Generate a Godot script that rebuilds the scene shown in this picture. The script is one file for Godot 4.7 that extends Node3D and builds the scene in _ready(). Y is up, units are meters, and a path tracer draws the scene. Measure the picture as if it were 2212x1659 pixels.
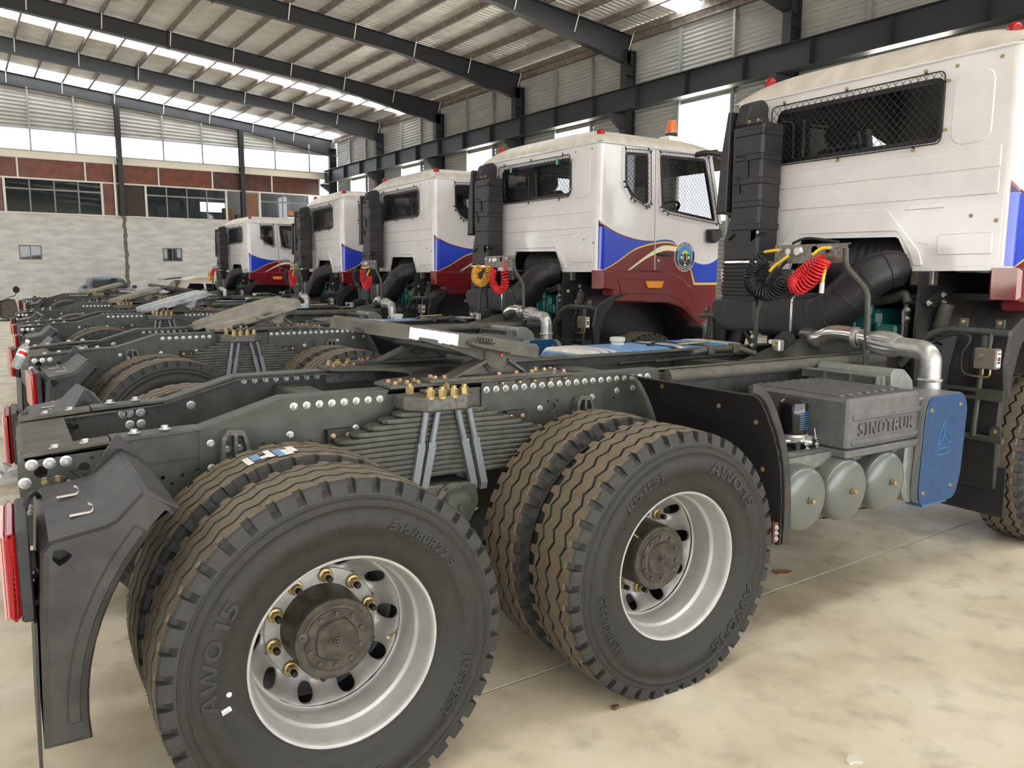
extends Node3D
# A shed with a row of six tractor trucks. Trucks run along x (front = +x), the shed is turned a little against them.

const BT := 0.04564                       # the shed's turn against the row of trucks
var M := {}                               # materials
var K := {}                               # shared meshes
var names := {}
var rng := RandomNumberGenerator.new()
var shed := Basis(Vector3.UP, BT)

class MB:
	static var grp := 0
	var st := SurfaceTool.new()
	var t := Transform3D()
	var n := 0
	func _init():
		st.begin(Mesh.PRIMITIVE_TRIANGLES)
		st.set_smooth_group(-1)
	func smooth():
		MB.grp += 1
		st.set_smooth_group(MB.grp)
	func flat():
		st.set_smooth_group(-1)
	func tri(a: Vector3, b: Vector3, c: Vector3):
		st.add_vertex(t * a); st.add_vertex(t * b); st.add_vertex(t * c)
		n += 1
	func quad(a: Vector3, b: Vector3, c: Vector3, d: Vector3):
		tri(a, b, c); tri(a, c, d)
	func box(c: Vector3, s: Vector3, b := 0.0):
		flat()
		var h := s * 0.5
		if b <= 0.0:
			var v := []
			for i in 8:
				v.append(c + Vector3(h.x * (1 if i & 1 else -1), h.y * (1 if i & 2 else -1), h.z * (1 if i & 4 else -1)))
			quad(v[0], v[1], v[3], v[2]); quad(v[4], v[6], v[7], v[5]); quad(v[0], v[2], v[6], v[4])
			quad(v[1], v[5], v[7], v[3]); quad(v[0], v[4], v[5], v[1]); quad(v[2], v[3], v[7], v[6])
			return
		b = minf(b, minf(h.x, minf(h.y, h.z)) * 0.98)
		var p := func(sx, sy, sz, ax): # corner vertex lying on the face of axis ax
			var q := Vector3(h.x - b, h.y - b, h.z - b)
			q[ax] = h[ax]
			return c + q * Vector3(sx, sy, sz)
		for ax in 3:
			var u := (ax + 1) % 3
			var w := (ax + 2) % 3
			for s0 in [-1, 1]:
				var q := []
				for k in [[-1, -1], [1, -1], [1, 1], [-1, 1]]:
					var sg := Vector3.ONE
					sg[ax] = s0; sg[u] = k[0]; sg[w] = k[1]
					q.append(p.call(sg.x, sg.y, sg.z, ax))
				if s0 < 0: quad(q[0], q[1], q[2], q[3])
				else: quad(q[3], q[2], q[1], q[0])
		for ax in 3: # edges along ax
			var u := (ax + 1) % 3
			var w := (ax + 2) % 3
			for k in [[-1, -1], [1, -1], [1, 1], [-1, 1]]:
				var a := Vector3.ONE
				a[u] = k[0]; a[w] = k[1]; a[ax] = -1
				var d := a
				d[ax] = 1
				var q := [p.call(a.x, a.y, a.z, u), p.call(a.x, a.y, a.z, w), p.call(d.x, d.y, d.z, w), p.call(d.x, d.y, d.z, u)]
				if k[0] * k[1] > 0: quad(q[0], q[1], q[2], q[3])
				else: quad(q[3], q[2], q[1], q[0])
		for sx in [-1, 1]:
			for sy in [-1, 1]:
				for sz in [-1, 1]:
					if sx * sy * sz > 0: tri(p.call(sx, sy, sz, 2), p.call(sx, sy, sz, 1), p.call(sx, sy, sz, 0))
					else: tri(p.call(sx, sy, sz, 0), p.call(sx, sy, sz, 1), p.call(sx, sy, sz, 2))
	func side(ring: PackedVector2Array, z0: float, z1: float, inset := 0.0, out := true):
		# wall of an extruded closed outline; smooth where it bends little
		var m := ring.size()
		var top := ring if inset == 0.0 else MB.grown(ring, -inset)
		smooth()
		for i in m:
			var a := ring[(i + m - 1) % m]
			var b := ring[i]
			var c := ring[(i + 1) % m]
			if absf((b - a).angle_to(c - b)) > 0.45: smooth()
			var d := top[i]
			var e := top[(i + 1) % m]
			if out: quad(Vector3(b.x, b.y, z0), Vector3(d.x, d.y, z1), Vector3(e.x, e.y, z1), Vector3(c.x, c.y, z0))
			else: quad(Vector3(c.x, c.y, z0), Vector3(e.x, e.y, z1), Vector3(d.x, d.y, z1), Vector3(b.x, b.y, z0))
		flat()
	static func grown(p: PackedVector2Array, by: float) -> PackedVector2Array:
		# every vertex moved outwards along its mitre (the outline runs counter-clockwise)
		var q := PackedVector2Array()
		var m := p.size()
		for i in m:
			var d0 := (p[i] - p[(i + m - 1) % m]).normalized()
			var d1 := (p[(i + 1) % m] - p[i]).normalized()
			var n0 := Vector2(d0.y, -d0.x)
			var n1 := Vector2(d1.y, -d1.x)
			var k := n0 + n1
			q.append(p[i] + k * (by / maxf(0.35, 1.0 + n0.dot(n1))))
		return q
	func cap(poly: PackedVector2Array, z: float, up: bool, holes := []):
		flat()
		var r := MB.earcut(poly, holes)
		var v: PackedVector2Array = r[0]
		var ix: PackedInt32Array = r[1]
		for i in range(0, ix.size(), 3):
			var a := v[ix[i]]
			var b := v[ix[i + 1]]
			var c := v[ix[i + 2]]
			if up: tri(Vector3(a.x, a.y, z), Vector3(c.x, c.y, z), Vector3(b.x, b.y, z))
			else: tri(Vector3(a.x, a.y, z), Vector3(b.x, b.y, z), Vector3(c.x, c.y, z))
	func prism(poly: PackedVector2Array, z0: float, z1: float, holes := [], bev := 0.0):
		# outline in xy from z0 to z1 (z1 > z0), with holes; bev chamfers the edge at z1 and z0
		poly = MB.ccw(poly)
		if bev > 0.0:
			var inn := MB.grown(poly, -bev)
			side(poly, z1 - bev, z1, bev)
			side(poly, z0 + bev, z1 - bev)
			side(inn, z0, z0 + bev, -bev)
			cap(inn, z1, true, holes)
			cap(inn, z0, false, holes)
		else:
			side(poly, z0, z1)
			cap(poly, z1, true, holes)
			cap(poly, z0, false, holes)
		for h in holes:
			side(MB.ccw(h), z0, z1, 0.0, false)
	static func ccw(p: PackedVector2Array) -> PackedVector2Array:
		var a := 0.0
		for i in p.size():
			a += p[i].cross(p[(i + 1) % p.size()])
		if a < 0.0:
			p = p.duplicate()
			p.reverse()
		return p
	static func earcut(poly: PackedVector2Array, holes: Array) -> Array:
		# one ring: holes are bridged to the outline, then ears are cut
		var ring: PackedVector2Array = MB.ccw(poly).duplicate()
		var hs := []
		for h in holes:
			var c: PackedVector2Array = MB.ccw(h).duplicate()
			c.reverse()
			hs.append(c)
		hs.sort_custom(func(a, b): return MB.maxx(a) > MB.maxx(b))
		for h in hs:
			# nearest pair of corners, of outline and hole, that see each other
			var cand := []
			for i in ring.size():
				for j in h.size(): cand.append([ring[i].distance_squared_to(h[j]), i, j])
			cand.sort_custom(func(p, q): return p[0] < q[0])
			var best := -1
			var hi := 0
			for cd in cand:
				var i: int = cd[1]
				var A := ring[i]
				var B: Vector2 = h[cd[2]]
				var pv := ring[(i + ring.size() - 1) % ring.size()] - A
				var nx := ring[(i + 1) % ring.size()] - A
				if fposmod(nx.angle_to(B - A), TAU) > fposmod(nx.angle_to(pv), TAU) + 1e-6: continue
				var ok := true
				for rg in [ring] + hs:
					for j in rg.size():
						var p: Vector2 = rg[j]
						var q: Vector2 = rg[(j + 1) % rg.size()]
						if p == A or q == A or p == B or q == B: continue
						if Geometry2D.segment_intersects_segment(p, q, A, B) != null:
							ok = false
							break
					if not ok: break
				if ok:
					best = i
					hi = cd[2]
					break
			if best < 0: continue
			var nr := PackedVector2Array()
			for i in range(0, best + 1): nr.append(ring[i])
			for i in h.size() + 1: nr.append(h[(hi + i) % h.size()])
			for i in range(best, ring.size()): nr.append(ring[i])
			ring = nr
		var idx: Array = range(ring.size())
		var out := PackedInt32Array()
		var guard := 0
		while idx.size() > 3 and guard < 4000:
			guard += 1
			var m := idx.size()
			var cut := -1
			var least := -1
			var least_ar := 1e20
			for i in m:
				var a := ring[idx[(i + m - 1) % m]]
				var b := ring[idx[i]]
				var c := ring[idx[(i + 1) % m]]
				var ar := (b - a).cross(c - b)
				if absf(ar) < least_ar:
					least_ar = absf(ar)
					least = i
				if ar <= 1e-11: continue
				var ok := true
				for j in m:
					var q: Vector2 = ring[idx[j]]
					if q == a or q == b or q == c: continue
					if (b - a).cross(q - a) >= -1e-11 and (c - b).cross(q - b) >= -1e-11 and (a - c).cross(q - c) >= -1e-11:
						ok = false
						break
				if ok:
					cut = i
					break
			if cut < 0: # only slivers are left here: drop the thinnest
				idx.remove_at(least)
				continue
			out.append_array([idx[(cut + m - 1) % m], idx[cut], idx[(cut + 1) % m]])
			idx.remove_at(cut)
		if idx.size() == 3: out.append_array([idx[0], idx[1], idx[2]])
		return [ring, out]
	static func maxx(p: PackedVector2Array) -> float:
		var x := -1e20
		for q in p: x = maxf(x, q.x)
		return x
	func lathe(prof: Array, seg := 32, a0 := 0.0, a1 := TAU):
		# profile of Vector2(radius, z) turned about z
		smooth()
		for k in prof.size() - 1:
			var p: Vector2 = prof[k]
			var q: Vector2 = prof[k + 1]
			if k > 0 and absf((p - prof[k - 1]).angle_to(q - p)) > 0.6: smooth()
			if p.distance_to(q) < 1e-7: continue
			for i in seg:
				var a := a0 + (a1 - a0) * i / seg
				var b := a0 + (a1 - a0) * (i + 1) / seg
				var v0 := Vector3(p.x * cos(a), p.x * sin(a), p.y)
				var v1 := Vector3(p.x * cos(b), p.x * sin(b), p.y)
				var v2 := Vector3(q.x * cos(b), q.x * sin(b), q.y)
				var v3 := Vector3(q.x * cos(a), q.x * sin(a), q.y)
				if p.x > 1e-6: tri(v0, v2, v1)
				if q.x > 1e-6: tri(v0, v3, v2)
		flat()
	func tube(pts: Array, r, seg := 8, caps := true, closed := false):
		# r: one radius or one for each point
		var m := pts.size()
		var rings := []
		var up := Vector3.UP
		for i in m:
			var d: Vector3
			if closed: d = (pts[(i + 1) % m] - pts[(i + m - 1) % m]).normalized()
			else: d = (pts[mini(i + 1, m - 1)] - pts[maxi(i - 1, 0)]).normalized()
			if i == 0: up = Vector3.UP if absf(d.y) < 0.9 else Vector3.RIGHT
			var s := d.cross(up).normalized()
			up = s.cross(d).normalized()
			var rr: float = r[i] if r is Array else r
			var ring := []
			for k in seg:
				var a := TAU * k / seg
				ring.append(pts[i] + (s * cos(a) + up * sin(a)) * rr)
			rings.append(ring)
		smooth()
		for i in (m if closed else m - 1):
			var A: Array = rings[i]
			var B: Array = rings[(i + 1) % m]
			for k in seg:
				var l := (k + 1) % seg
				quad(A[k], A[l], B[l], B[k])
		flat()
		if caps and not closed:
			for k in range(1, seg - 1):
				tri(rings[0][0], rings[0][k + 1], rings[0][k])
				tri(rings[m - 1][0], rings[m - 1][k], rings[m - 1][k + 1])
	func loft(rings: Array, close_ring := true, caps := true):
		# rings of equally many Vector3
		smooth()
		for i in rings.size() - 1:
			var m: int = rings[i].size()
			for k in (m if close_ring else m - 1):
				var l := (k + 1) % m
				quad(rings[i][k], rings[i][l], rings[i + 1][l], rings[i + 1][k])
		flat()
		if caps:
			for e in [0, rings.size() - 1]:
				var rg: Array = rings[e]
				var c := Vector3.ZERO
				for v in rg: c += v
				c /= rg.size()
				for k in rg.size():
					if e == 0: tri(c, rg[(k + 1) % rg.size()], rg[k])
					else: tri(c, rg[k], rg[(k + 1) % rg.size()])
	func hexn(r: float, z0: float, z1: float, ch := 0.15):
		# hexagon along z with a chamfered end
		var o := PackedVector2Array()
		for k in 6: o.append(Vector2(cos(TAU * k / 6), sin(TAU * k / 6)) * r)
		var b := (z1 - z0) * ch
		for i in 6:
			var a := o[i]
			var c := o[(i + 1) % 6]
			quad(Vector3(a.x, a.y, z0), Vector3(a.x, a.y, z1 - b), Vector3(c.x, c.y, z1 - b), Vector3(c.x, c.y, z0))
			quad(Vector3(a.x, a.y, z1 - b), Vector3(a.x * .88, a.y * .88, z1), Vector3(c.x * .88, c.y * .88, z1), Vector3(c.x, c.y, z1 - b))
			tri(Vector3(0, 0, z1), Vector3(c.x * .88, c.y * .88, z1), Vector3(a.x * .88, a.y * .88, z1))
	func done() -> ArrayMesh:
		st.generate_normals()
		st.index()
		return st.commit()

# ---------------------------------------------------------------- outlines
func V(a: Array) -> PackedVector2Array:
	# [x, y, x, y, ...]
	var p := PackedVector2Array()
	for i in range(0, a.size(), 2): p.append(Vector2(a[i], a[i + 1]))
	return p
func rect(x0: float, y0: float, x1: float, y1: float) -> PackedVector2Array:
	return V([x0, y0, x1, y0, x1, y1, x0, y1])
func rrect(x0: float, y0: float, x1: float, y1: float, r: float, n := 4) -> PackedVector2Array:
	var p := PackedVector2Array()
	for c in [[x1 - r, y0 + r, -PI / 2], [x1 - r, y1 - r, 0.0], [x0 + r, y1 - r, PI / 2], [x0 + r, y0 + r, PI]]:
		for k in n + 1:
			var a: float = c[2] + PI / 2 * k / n
			p.append(Vector2(c[0], c[1]) + Vector2(cos(a), sin(a)) * r)
	return p
func circ(x: float, y: float, r: float, n := 12) -> PackedVector2Array:
	var p := PackedVector2Array()
	for k in n: p.append(Vector2(x + r * cos(TAU * k / n), y + r * sin(TAU * k / n)))
	return p
func rounded(p: PackedVector2Array, r: float, n := 4) -> PackedVector2Array:
	# every corner of an outline rounded by r
	var q := PackedVector2Array()
	var m := p.size()
	for i in m:
		var a := p[(i + m - 1) % m]
		var b := p[i]
		var c := p[(i + 1) % m]
		var k := minf(r, minf(a.distance_to(b), b.distance_to(c)) * 0.45)
		var s := b + (a - b).normalized() * k
		var e := b + (c - b).normalized() * k
		for j in n + 1:
			var w := float(j) / n
			q.append(s.lerp(b, w).lerp(b.lerp(e, w), w))
	return q
func curve(pts: Array, n := 6) -> Array:
	# Catmull-Rom through points (Vector2 or Vector3)
	var o := []
	var m := pts.size()
	for i in m - 1:
		var a = pts[maxi(i - 1, 0)]
		var b = pts[i]
		var c = pts[i + 1]
		var d = pts[mini(i + 2, m - 1)]
		for k in n:
			var w := float(k) / n
			o.append(0.5 * (2.0 * b + (c - a) * w + (2.0 * a - 5.0 * b + 4.0 * c - d) * w * w + (3.0 * b - a - 3.0 * c + d) * w * w * w))
	o.append(pts[m - 1])
	return o
func bent(pts: Array, r: float, n := 5) -> Array:
	# polyline in space with rounded corners
	var o := [pts[0]]
	for i in range(1, pts.size() - 1):
		var a: Vector3 = pts[i - 1]
		var b: Vector3 = pts[i]
		var c: Vector3 = pts[i + 1]
		var k := minf(r, minf(a.distance_to(b), b.distance_to(c)) * 0.48)
		var s := b + (a - b).normalized() * k
		var e := b + (c - b).normalized() * k
		for j in n + 1:
			var w := float(j) / n
			o.append(s.lerp(b, w).lerp(b.lerp(e, w), w))
	o.append(pts[pts.size() - 1])
	return o

# ---------------------------------------------------------------- nodes
func numbered(called: String) -> String:
	var k: int = names.get(called, 0)
	names[called] = k + 1
	return called if k == 0 else "%s_%03d" % [called, k]
func P(parent: Node, called: String, what, mat: Material, at := Vector3.ZERO, rot := Basis()) -> MeshInstance3D:
	var o := MeshInstance3D.new()
	o.name = called
	o.mesh = what.done() if what is MB else what
	o.material_override = mat
	o.transform = Transform3D(rot, at)
	parent.add_child(o, true)
	return o
func N(parent: Node, called: String, at := Vector3.ZERO, rot := Basis()) -> Node3D:
	var o := Node3D.new()
	o.name = called
	o.transform = Transform3D(rot, at)
	parent.add_child(o, true)
	return o
func thing(called: String, label: String, category: String, at := Vector3.ZERO, rot := Basis(), group := "") -> Node3D:
	var o := N(self, numbered(called), at, rot)
	o.set_meta("label", label)
	o.set_meta("category", category)
	if group: o.set_meta("group", group)
	return o
func struct(called: String, label: String) -> Node3D:
	var o := N(self, called, Vector3.ZERO, shed)
	o.set_meta("label", label)
	o.set_meta("category", called.split("_")[0])
	o.set_meta("kind", "structure")
	return o

# ---------------------------------------------------------------- materials
func mat(called: String, c: Color, rough := 0.6, metal := 0.0) -> StandardMaterial3D:
	var m := StandardMaterial3D.new()
	m.resource_name = called
	m.albedo_color = c
	m.roughness = rough
	m.metallic = metal
	M[called] = m
	return m
func c8(r: int, g: int, b: int) -> Color:
	return Color(r / 255.0, g / 255.0, b / 255.0)
var noises := {}
func noise_tex(key: String, freq: float, stops: Array, kind := FastNoiseLite.TYPE_SIMPLEX_SMOOTH, oct := 5, size := 512, bump := false) -> NoiseTexture2D:
	if noises.has(key): return noises[key]
	var f := FastNoiseLite.new()
	f.seed = hash(key) % 10000
	f.noise_type = kind
	f.frequency = freq
	f.fractal_octaves = oct
	var t := NoiseTexture2D.new()
	t.width = size
	t.height = size
	t.seamless = true
	t.noise = f
	if stops.size():
		var g := Gradient.new()
		g.offsets = PackedFloat32Array()
		g.colors = PackedColorArray()
		var off := PackedFloat32Array()
		var cols := PackedColorArray()
		for s in stops:
			off.append(s[0])
			cols.append(s[1])
		g.offsets = off
		g.colors = cols
		t.color_ramp = g
	if bump:
		t.as_normal_map = true
		t.bump_strength = 4.0
	noises[key] = t
	return t
func mottled(called: String, a: Color, b: Color, scale: float, rough := 0.6, metal := 0.0, freq := 0.012) -> StandardMaterial3D:
	# paint or rubber with patches between two colours
	var m := mat(called, Color.WHITE, rough, metal)
	m.albedo_texture = noise_tex(called, freq, [[0.25, a], [0.75, b]])
	m.uv1_triplanar = true
	m.uv1_scale = Vector3.ONE * scale
	return m

func setup_view():
	var cam := Camera3D.new()
	cam.name = "camera"
	var yaw := 0.56297
	var pitch := 0.13652
	var roll := 0.002727
	var f := Vector3(sin(yaw) * cos(pitch), -sin(pitch), -cos(yaw) * cos(pitch))
	var r := Vector3(cos(yaw), 0, sin(yaw))
	var u := r.cross(f)
	var r2 := r * cos(roll) + u * sin(roll)
	var u2 := -r * sin(roll) + u * cos(roll)
	cam.transform = Transform3D(Basis(r2, u2, -f), Vector3(-0.788, 1.639, 2.168))
	cam.fov = rad_to_deg(2.0 * atan(829.5 / 1717.06))
	cam.near = 0.05
	cam.far = 400.0
	add_child(cam)
	cam.current = true
	var env := Environment.new()
	env.background_mode = Environment.BG_SKY
	var sky := Sky.new()
	var sm := ProceduralSkyMaterial.new()
	sm.sky_top_color = c8(204, 220, 242)
	sm.sky_horizon_color = c8(250, 251, 252)
	sm.sky_curve = 0.3
	sm.ground_bottom_color = c8(150, 145, 136)
	sm.ground_horizon_color = c8(215, 212, 206)
	sm.sky_energy_multiplier = 1.0
	sky.sky_material = sm
	env.sky = sky
	env.background_energy_multiplier = 2.0
	env.tonemap_mode = Environment.TONE_MAPPER_LINEAR
	env.tonemap_exposure = 2.7
	env.sdfgi_enabled = true
	env.ssao_enabled = true
	env.ssil_enabled = true
	var sun := DirectionalLight3D.new()
	sun.name = "sun"
	sun.light_color = Color(1.0, 0.99, 0.975)
	sun.light_energy = 9.0
	sun.light_angular_distance = 0.6
	sun.shadow_enabled = true
	sun.sky_mode = DirectionalLight3D.SKY_MODE_LIGHT_ONLY
	var up := deg_to_rad(62.0)
	var round_ := deg_to_rad(115.0)   # from the left and behind the viewer
	var towards := Vector3(cos(up) * cos(round_), sin(up), cos(up) * sin(round_))
	sun.transform = Transform3D(Basis.looking_at(-towards, Vector3.UP), Vector3(0, 30, 0))
	add_child(sun)
	var we := WorldEnvironment.new()
	we.name = "surroundings"
	we.environment = env
	add_child(we)

func setup_materials():
	var fl := mat("floor_concrete", Color.WHITE, 0.42)
	fl.albedo_texture = noise_tex("floor_a", 0.006, [[0.0, c8(178, 165, 140)], [0.4, c8(205, 193, 168)], [0.62, c8(213, 202, 178)], [1.0, c8(221, 212, 194)]], FastNoiseLite.TYPE_SIMPLEX_SMOOTH, 7, 1024)
	fl.uv1_triplanar = true
	fl.uv1_world_triplanar = true
	fl.uv1_scale = Vector3.ONE * 0.21
	fl.detail_enabled = true
	fl.detail_albedo = noise_tex("floor_b", 0.02, [[0.0, Color(0.36, 0.34, 0.30, 0.45)], [0.3, Color(0.45, 0.42, 0.36, 0.14)], [0.5, Color(0.5, 0.47, 0.4, 0.0)]], FastNoiseLite.TYPE_SIMPLEX_SMOOTH, 6, 1024)
	fl.detail_blend_mode = BaseMaterial3D.BLEND_MODE_MIX
	fl.uv2_triplanar = true
	fl.uv2_world_triplanar = true
	fl.uv2_scale = Vector3.ONE * 0.6
	fl.roughness_texture = noise_tex("floor_r", 0.012, [[0.2, Color(0.55, 0.55, 0.55)], [0.8, Color(1, 1, 1)]])
	fl.roughness = 0.62
	mottled("joint", c8(96, 90, 80), c8(120, 112, 98), 1.0, 0.9)
	mottled("plaster", c8(178, 179, 177), c8(200, 199, 194), 0.17, 0.9)
	M.plaster.uv1_scale = Vector3(0.14, 0.55, 0.14)
	mat("steel_dark", c8(36, 39, 42), 0.5, 0.1)
	mottled("purlin", c8(104, 96, 90), c8(132, 124, 116), 0.6, 0.5, 0.4)
	mottled("roof_sheet", c8(204, 204, 199), c8(222, 221, 216), 0.3, 0.38, 0.35)
	mottled("wall_sheet", c8(146, 147, 143), c8(158, 159, 154), 0.1, 0.55, 0.1)
	mat("galvanised", c8(150, 154, 154), 0.4, 0.5)
	mat("brace", c8(205, 204, 198), 0.5, 0.2)
	var sk := mat("skylight", Color(0.95, 0.97, 0.97), 0.5)
	sk.backlight_enabled = true
	sk.backlight = Color(1.0, 1.0, 1.0)
	mat("trim_cream", c8(214, 208, 194), 0.55)
	mat("alu", c8(196, 192, 184), 0.4, 0.3)
	mat("frame_grey", c8(120, 120, 118), 0.45, 0.2)
	mottled("maroon", c8(92, 46, 32), c8(112, 58, 38), 0.3, 0.3)
	mottled("maroon_dark", c8(66, 42, 34), c8(84, 50, 38), 0.3, 0.28)
	var og := mat("office_glass", Color(0.10, 0.15, 0.17, 0.45), 0.03)
	og.transparency = BaseMaterial3D.TRANSPARENCY_ALPHA
	og.metallic_specular = 0.9
	mat("office_wall", c8(120, 122, 122), 0.8)
	mat("curtain", c8(66, 58, 52), 0.85)
	mat("cardboard", c8(150, 110, 74), 0.8)
	mat("door_brown", c8(118, 82, 56), 0.5)
	mottled("yard", c8(166, 160, 150), c8(186, 181, 171), 0.1, 0.95)
	mat("yellow_wall", c8(236, 206, 140), 0.8)
	mat("roof_tile", c8(206, 116, 62), 0.7)
	# trucks
	mottled("chassis", c8(57, 59, 53), c8(70, 71, 64), 1.3, 0.5, 0.1)
	mottled("chassis_dusty", c8(74, 74, 67), c8(92, 90, 80), 1.3, 0.7)
	mottled("spring_paint", c8(62, 64, 58), c8(80, 80, 72), 2.0, 0.5, 0.1)
	mottled("casting", c8(76, 76, 72), c8(106, 104, 98), 5.0, 0.55, 0.2)
	mat("u_bolt_paint", c8(122, 126, 130), 0.42, 0.25)
	mat("zinc", c8(188, 188, 184), 0.38, 0.7)
	mat("gold_zinc", c8(168, 148, 102), 0.36, 0.7)
	mat("copper_zinc", c8(164, 130, 106), 0.4, 0.6)
	mat("black_stud", c8(40, 36, 34), 0.45, 0.4)
	mottled("black_plastic", c8(28, 28, 30), c8(38, 37, 37), 1.6, 0.5)
	mottled("fender_plastic", c8(34, 34, 35), c8(54, 52, 49), 1.1, 0.48)
	mat("black_rubber", c8(34, 34, 34), 0.6)
	mottled("flap_black", c8(24, 24, 25), c8(34, 34, 35), 30.0, 0.75)
	var ty := mottled("tyre_side", c8(50, 49, 47), c8(70, 67, 62), 1.6, 0.62)
	ty.heightmap_enabled = false
	mottled("tyre_tread", c8(92, 80, 66), c8(126, 112, 94), 2.6, 0.8)
	mat("tyre_letter", c8(40, 40, 40), 0.5)
	mottled("tyre_shoulder", c8(52, 50, 47), c8(76, 70, 62), 3.0, 0.66)
	mottled("rim_silver", c8(180, 180, 177), c8(192, 192, 189), 2.0, 0.36, 0.45)
	mottled("disc_silver", c8(146, 144, 138), c8(166, 164, 158), 2.0, 0.42, 0.4)
	mottled("hub_iron", c8(58, 54, 48), c8(80, 75, 67), 3.0, 0.42, 0.35)
	mat("tank_grey", c8(90, 95, 90), 0.22, 0.1)
	M.tank_grey.clearcoat_enabled = true
	M.tank_grey.clearcoat = 0.5
	mottled("battery_grey", c8(82, 83, 84), c8(97, 96, 94), 1.5, 0.45)
	mottled("bracket_grey", c8(104, 108, 102), c8(120, 122, 114), 2.0, 0.45, 0.2)
	mottled("muffler_blue", c8(8, 56, 100), c8(15, 66, 110), 2.4, 0.32)
	mat("muffler_line", c8(44, 98, 142), 0.4)
	mottled("muffler_grey", c8(122, 126, 124), c8(138, 140, 136), 2.0, 0.4, 0.3)
	mottled("pipe_steel", c8(168, 168, 166), c8(190, 190, 187), 3.0, 0.34, 0.75)
	mat("chrome", c8(214, 210, 202), 0.2, 0.9)
	var wh := mottled("cab_white", c8(210, 207, 207), c8(216, 213, 212), 0.5, 0.22)
	wh.clearcoat_enabled = true
	wh.clearcoat = 0.6
	wh.clearcoat_roughness = 0.06
	var rf := mottled("roof_white", c8(182, 174, 161), c8(202, 196, 186), 0.8, 0.4)
	rf.clearcoat_enabled = true
	rf.clearcoat = 0.25
	for k in [["paint_red", 112, 24, 30], ["paint_blue", 28, 62, 190], ["paint_yellow", 226, 196, 98], ["paint_cream", 236, 226, 182]]:
		var m := mat(k[0], c8(k[1], k[2], k[3]), 0.24)
		m.clearcoat_enabled = true
		m.clearcoat = 0.6
		m.clearcoat_roughness = 0.06
	var gl := mat("cab_glass", Color(0.03, 0.045, 0.045, 0.30), 0.02)
	gl.transparency = BaseMaterial3D.TRANSPARENCY_ALPHA
	mat("glass_edge", c8(14, 15, 16), 0.3)
	mat("guard_wire", c8(22, 22, 23), 0.45)
	mat("interior", c8(48, 48, 48), 0.8)
	mat("seat_cloth", c8(34, 35, 38), 0.85)
	var am := mat("amber", Color(0.9, 0.42, 0.02, 0.55), 0.12)
	am.transparency = BaseMaterial3D.TRANSPARENCY_ALPHA
	mat("amber_core", c8(240, 150, 30), 0.3)
	mat("lens_red", c8(150, 16, 22), 0.12)
	mat("lens_clear", c8(214, 150, 146), 0.12)
	mat("lens_film", c8(196, 138, 122), 0.35)
	mat("hose_red", c8(214, 34, 40), 0.3)
	mat("hose_black", c8(26, 26, 28), 0.3)
	mat("hose_yellow", c8(232, 190, 44), 0.35)
	mat("hose_amber", c8(228, 170, 60), 0.32)
	mat("engine_teal", c8(20, 84, 80), 0.4)
	mottled("plate_steel", c8(98, 94, 88), c8(122, 118, 110), 4.0, 0.4, 0.4)
	mottled("fifth_dust", c8(116, 113, 102), c8(140, 135, 122), 1.6, 0.75)
	mottled("fifth_silver", c8(150, 154, 156), c8(172, 176, 178), 1.6, 0.5, 0.2)
	mottled("tank_blue", c8(84, 140, 196), c8(120, 164, 206), 2.0, 0.35)
	mottled("tank_pale", c8(196, 194, 184), c8(216, 214, 206), 2.0, 0.4)
	mat("white_plain", c8(232, 231, 226), 0.5)
	mat("black_plain", c8(16, 16, 16), 0.5)
	mat("sky_blue", c8(44, 130, 196), 0.4)
	mat("sun_yellow", c8(214, 206, 70), 0.4)
	mat("print_green", c8(28, 60, 46), 0.4)
	mat("print_navy", c8(40, 62, 92), 0.4)
	mat("box_brown", c8(112, 104, 96), 0.45, 0.2)
	mat("tape_green", c8(70, 150, 110), 0.5)
	mat("rust", c8(150, 72, 40), 0.8)
	mat("rust_red", c8(100, 50, 42), 0.5)
	mat("clip_white", c8(206, 200, 186), 0.5)
	mat("filter_blue", c8(40, 96, 150), 0.4)
	# other things
	var bo := mat("bottle_clear", Color(0.85, 0.9, 0.9, 0.25), 0.08)
	bo.transparency = BaseMaterial3D.TRANSPARENCY_ALPHA
	mat("bag_film", Color(0.93, 0.93, 0.92), 0.3)
	M.bag_film.backlight_enabled = true
	M.bag_film.backlight = Color(0.5, 0.5, 0.5)
	mat("car_navy", c8(28, 34, 58), 0.15)
	M.car_navy.clearcoat_enabled = true
	mat("car_beige", c8(196, 186, 166), 0.2)
	M.car_beige.clearcoat_enabled = true
	var cg := mat("car_glass", c8(12, 13, 16), 0.04)
	cg.metallic_specular = 0.7
	mottled("loader_rust", c8(150, 84, 44), c8(124, 60, 36), 2.0, 0.6)
	mottled("bucket_grey", c8(70, 68, 66), c8(104, 96, 88), 2.0, 0.6)
	mat("paper", c8(214, 206, 190), 0.9)
	mat("wood_dark", c8(96, 74, 54), 0.8)
	var tr := mat("tyre_rubber", Color.WHITE, 0.66)
	tr.albedo_texture = noise_tex("tyre_rubber", 0.02, [[0.2, Color(0.90, 0.89, 0.88)], [0.8, Color(1, 1, 1)]])
	tr.uv1_triplanar = true
	tr.uv1_scale = Vector3.ONE * 2.2
	tr.vertex_color_use_as_albedo = true
	mat("black_gloss", c8(18, 18, 20), 0.12)
	mottled("bare_metal", c8(176, 178, 178), c8(206, 206, 204), 6.0, 0.3, 0.5)
	var tn := noise_tex("tyre_grain", 0.05, [], FastNoiseLite.TYPE_SIMPLEX_SMOOTH, 4, 512, true)
	tr.normal_enabled = true
	tr.normal_texture = tn
	tr.normal_scale = 0.35

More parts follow.
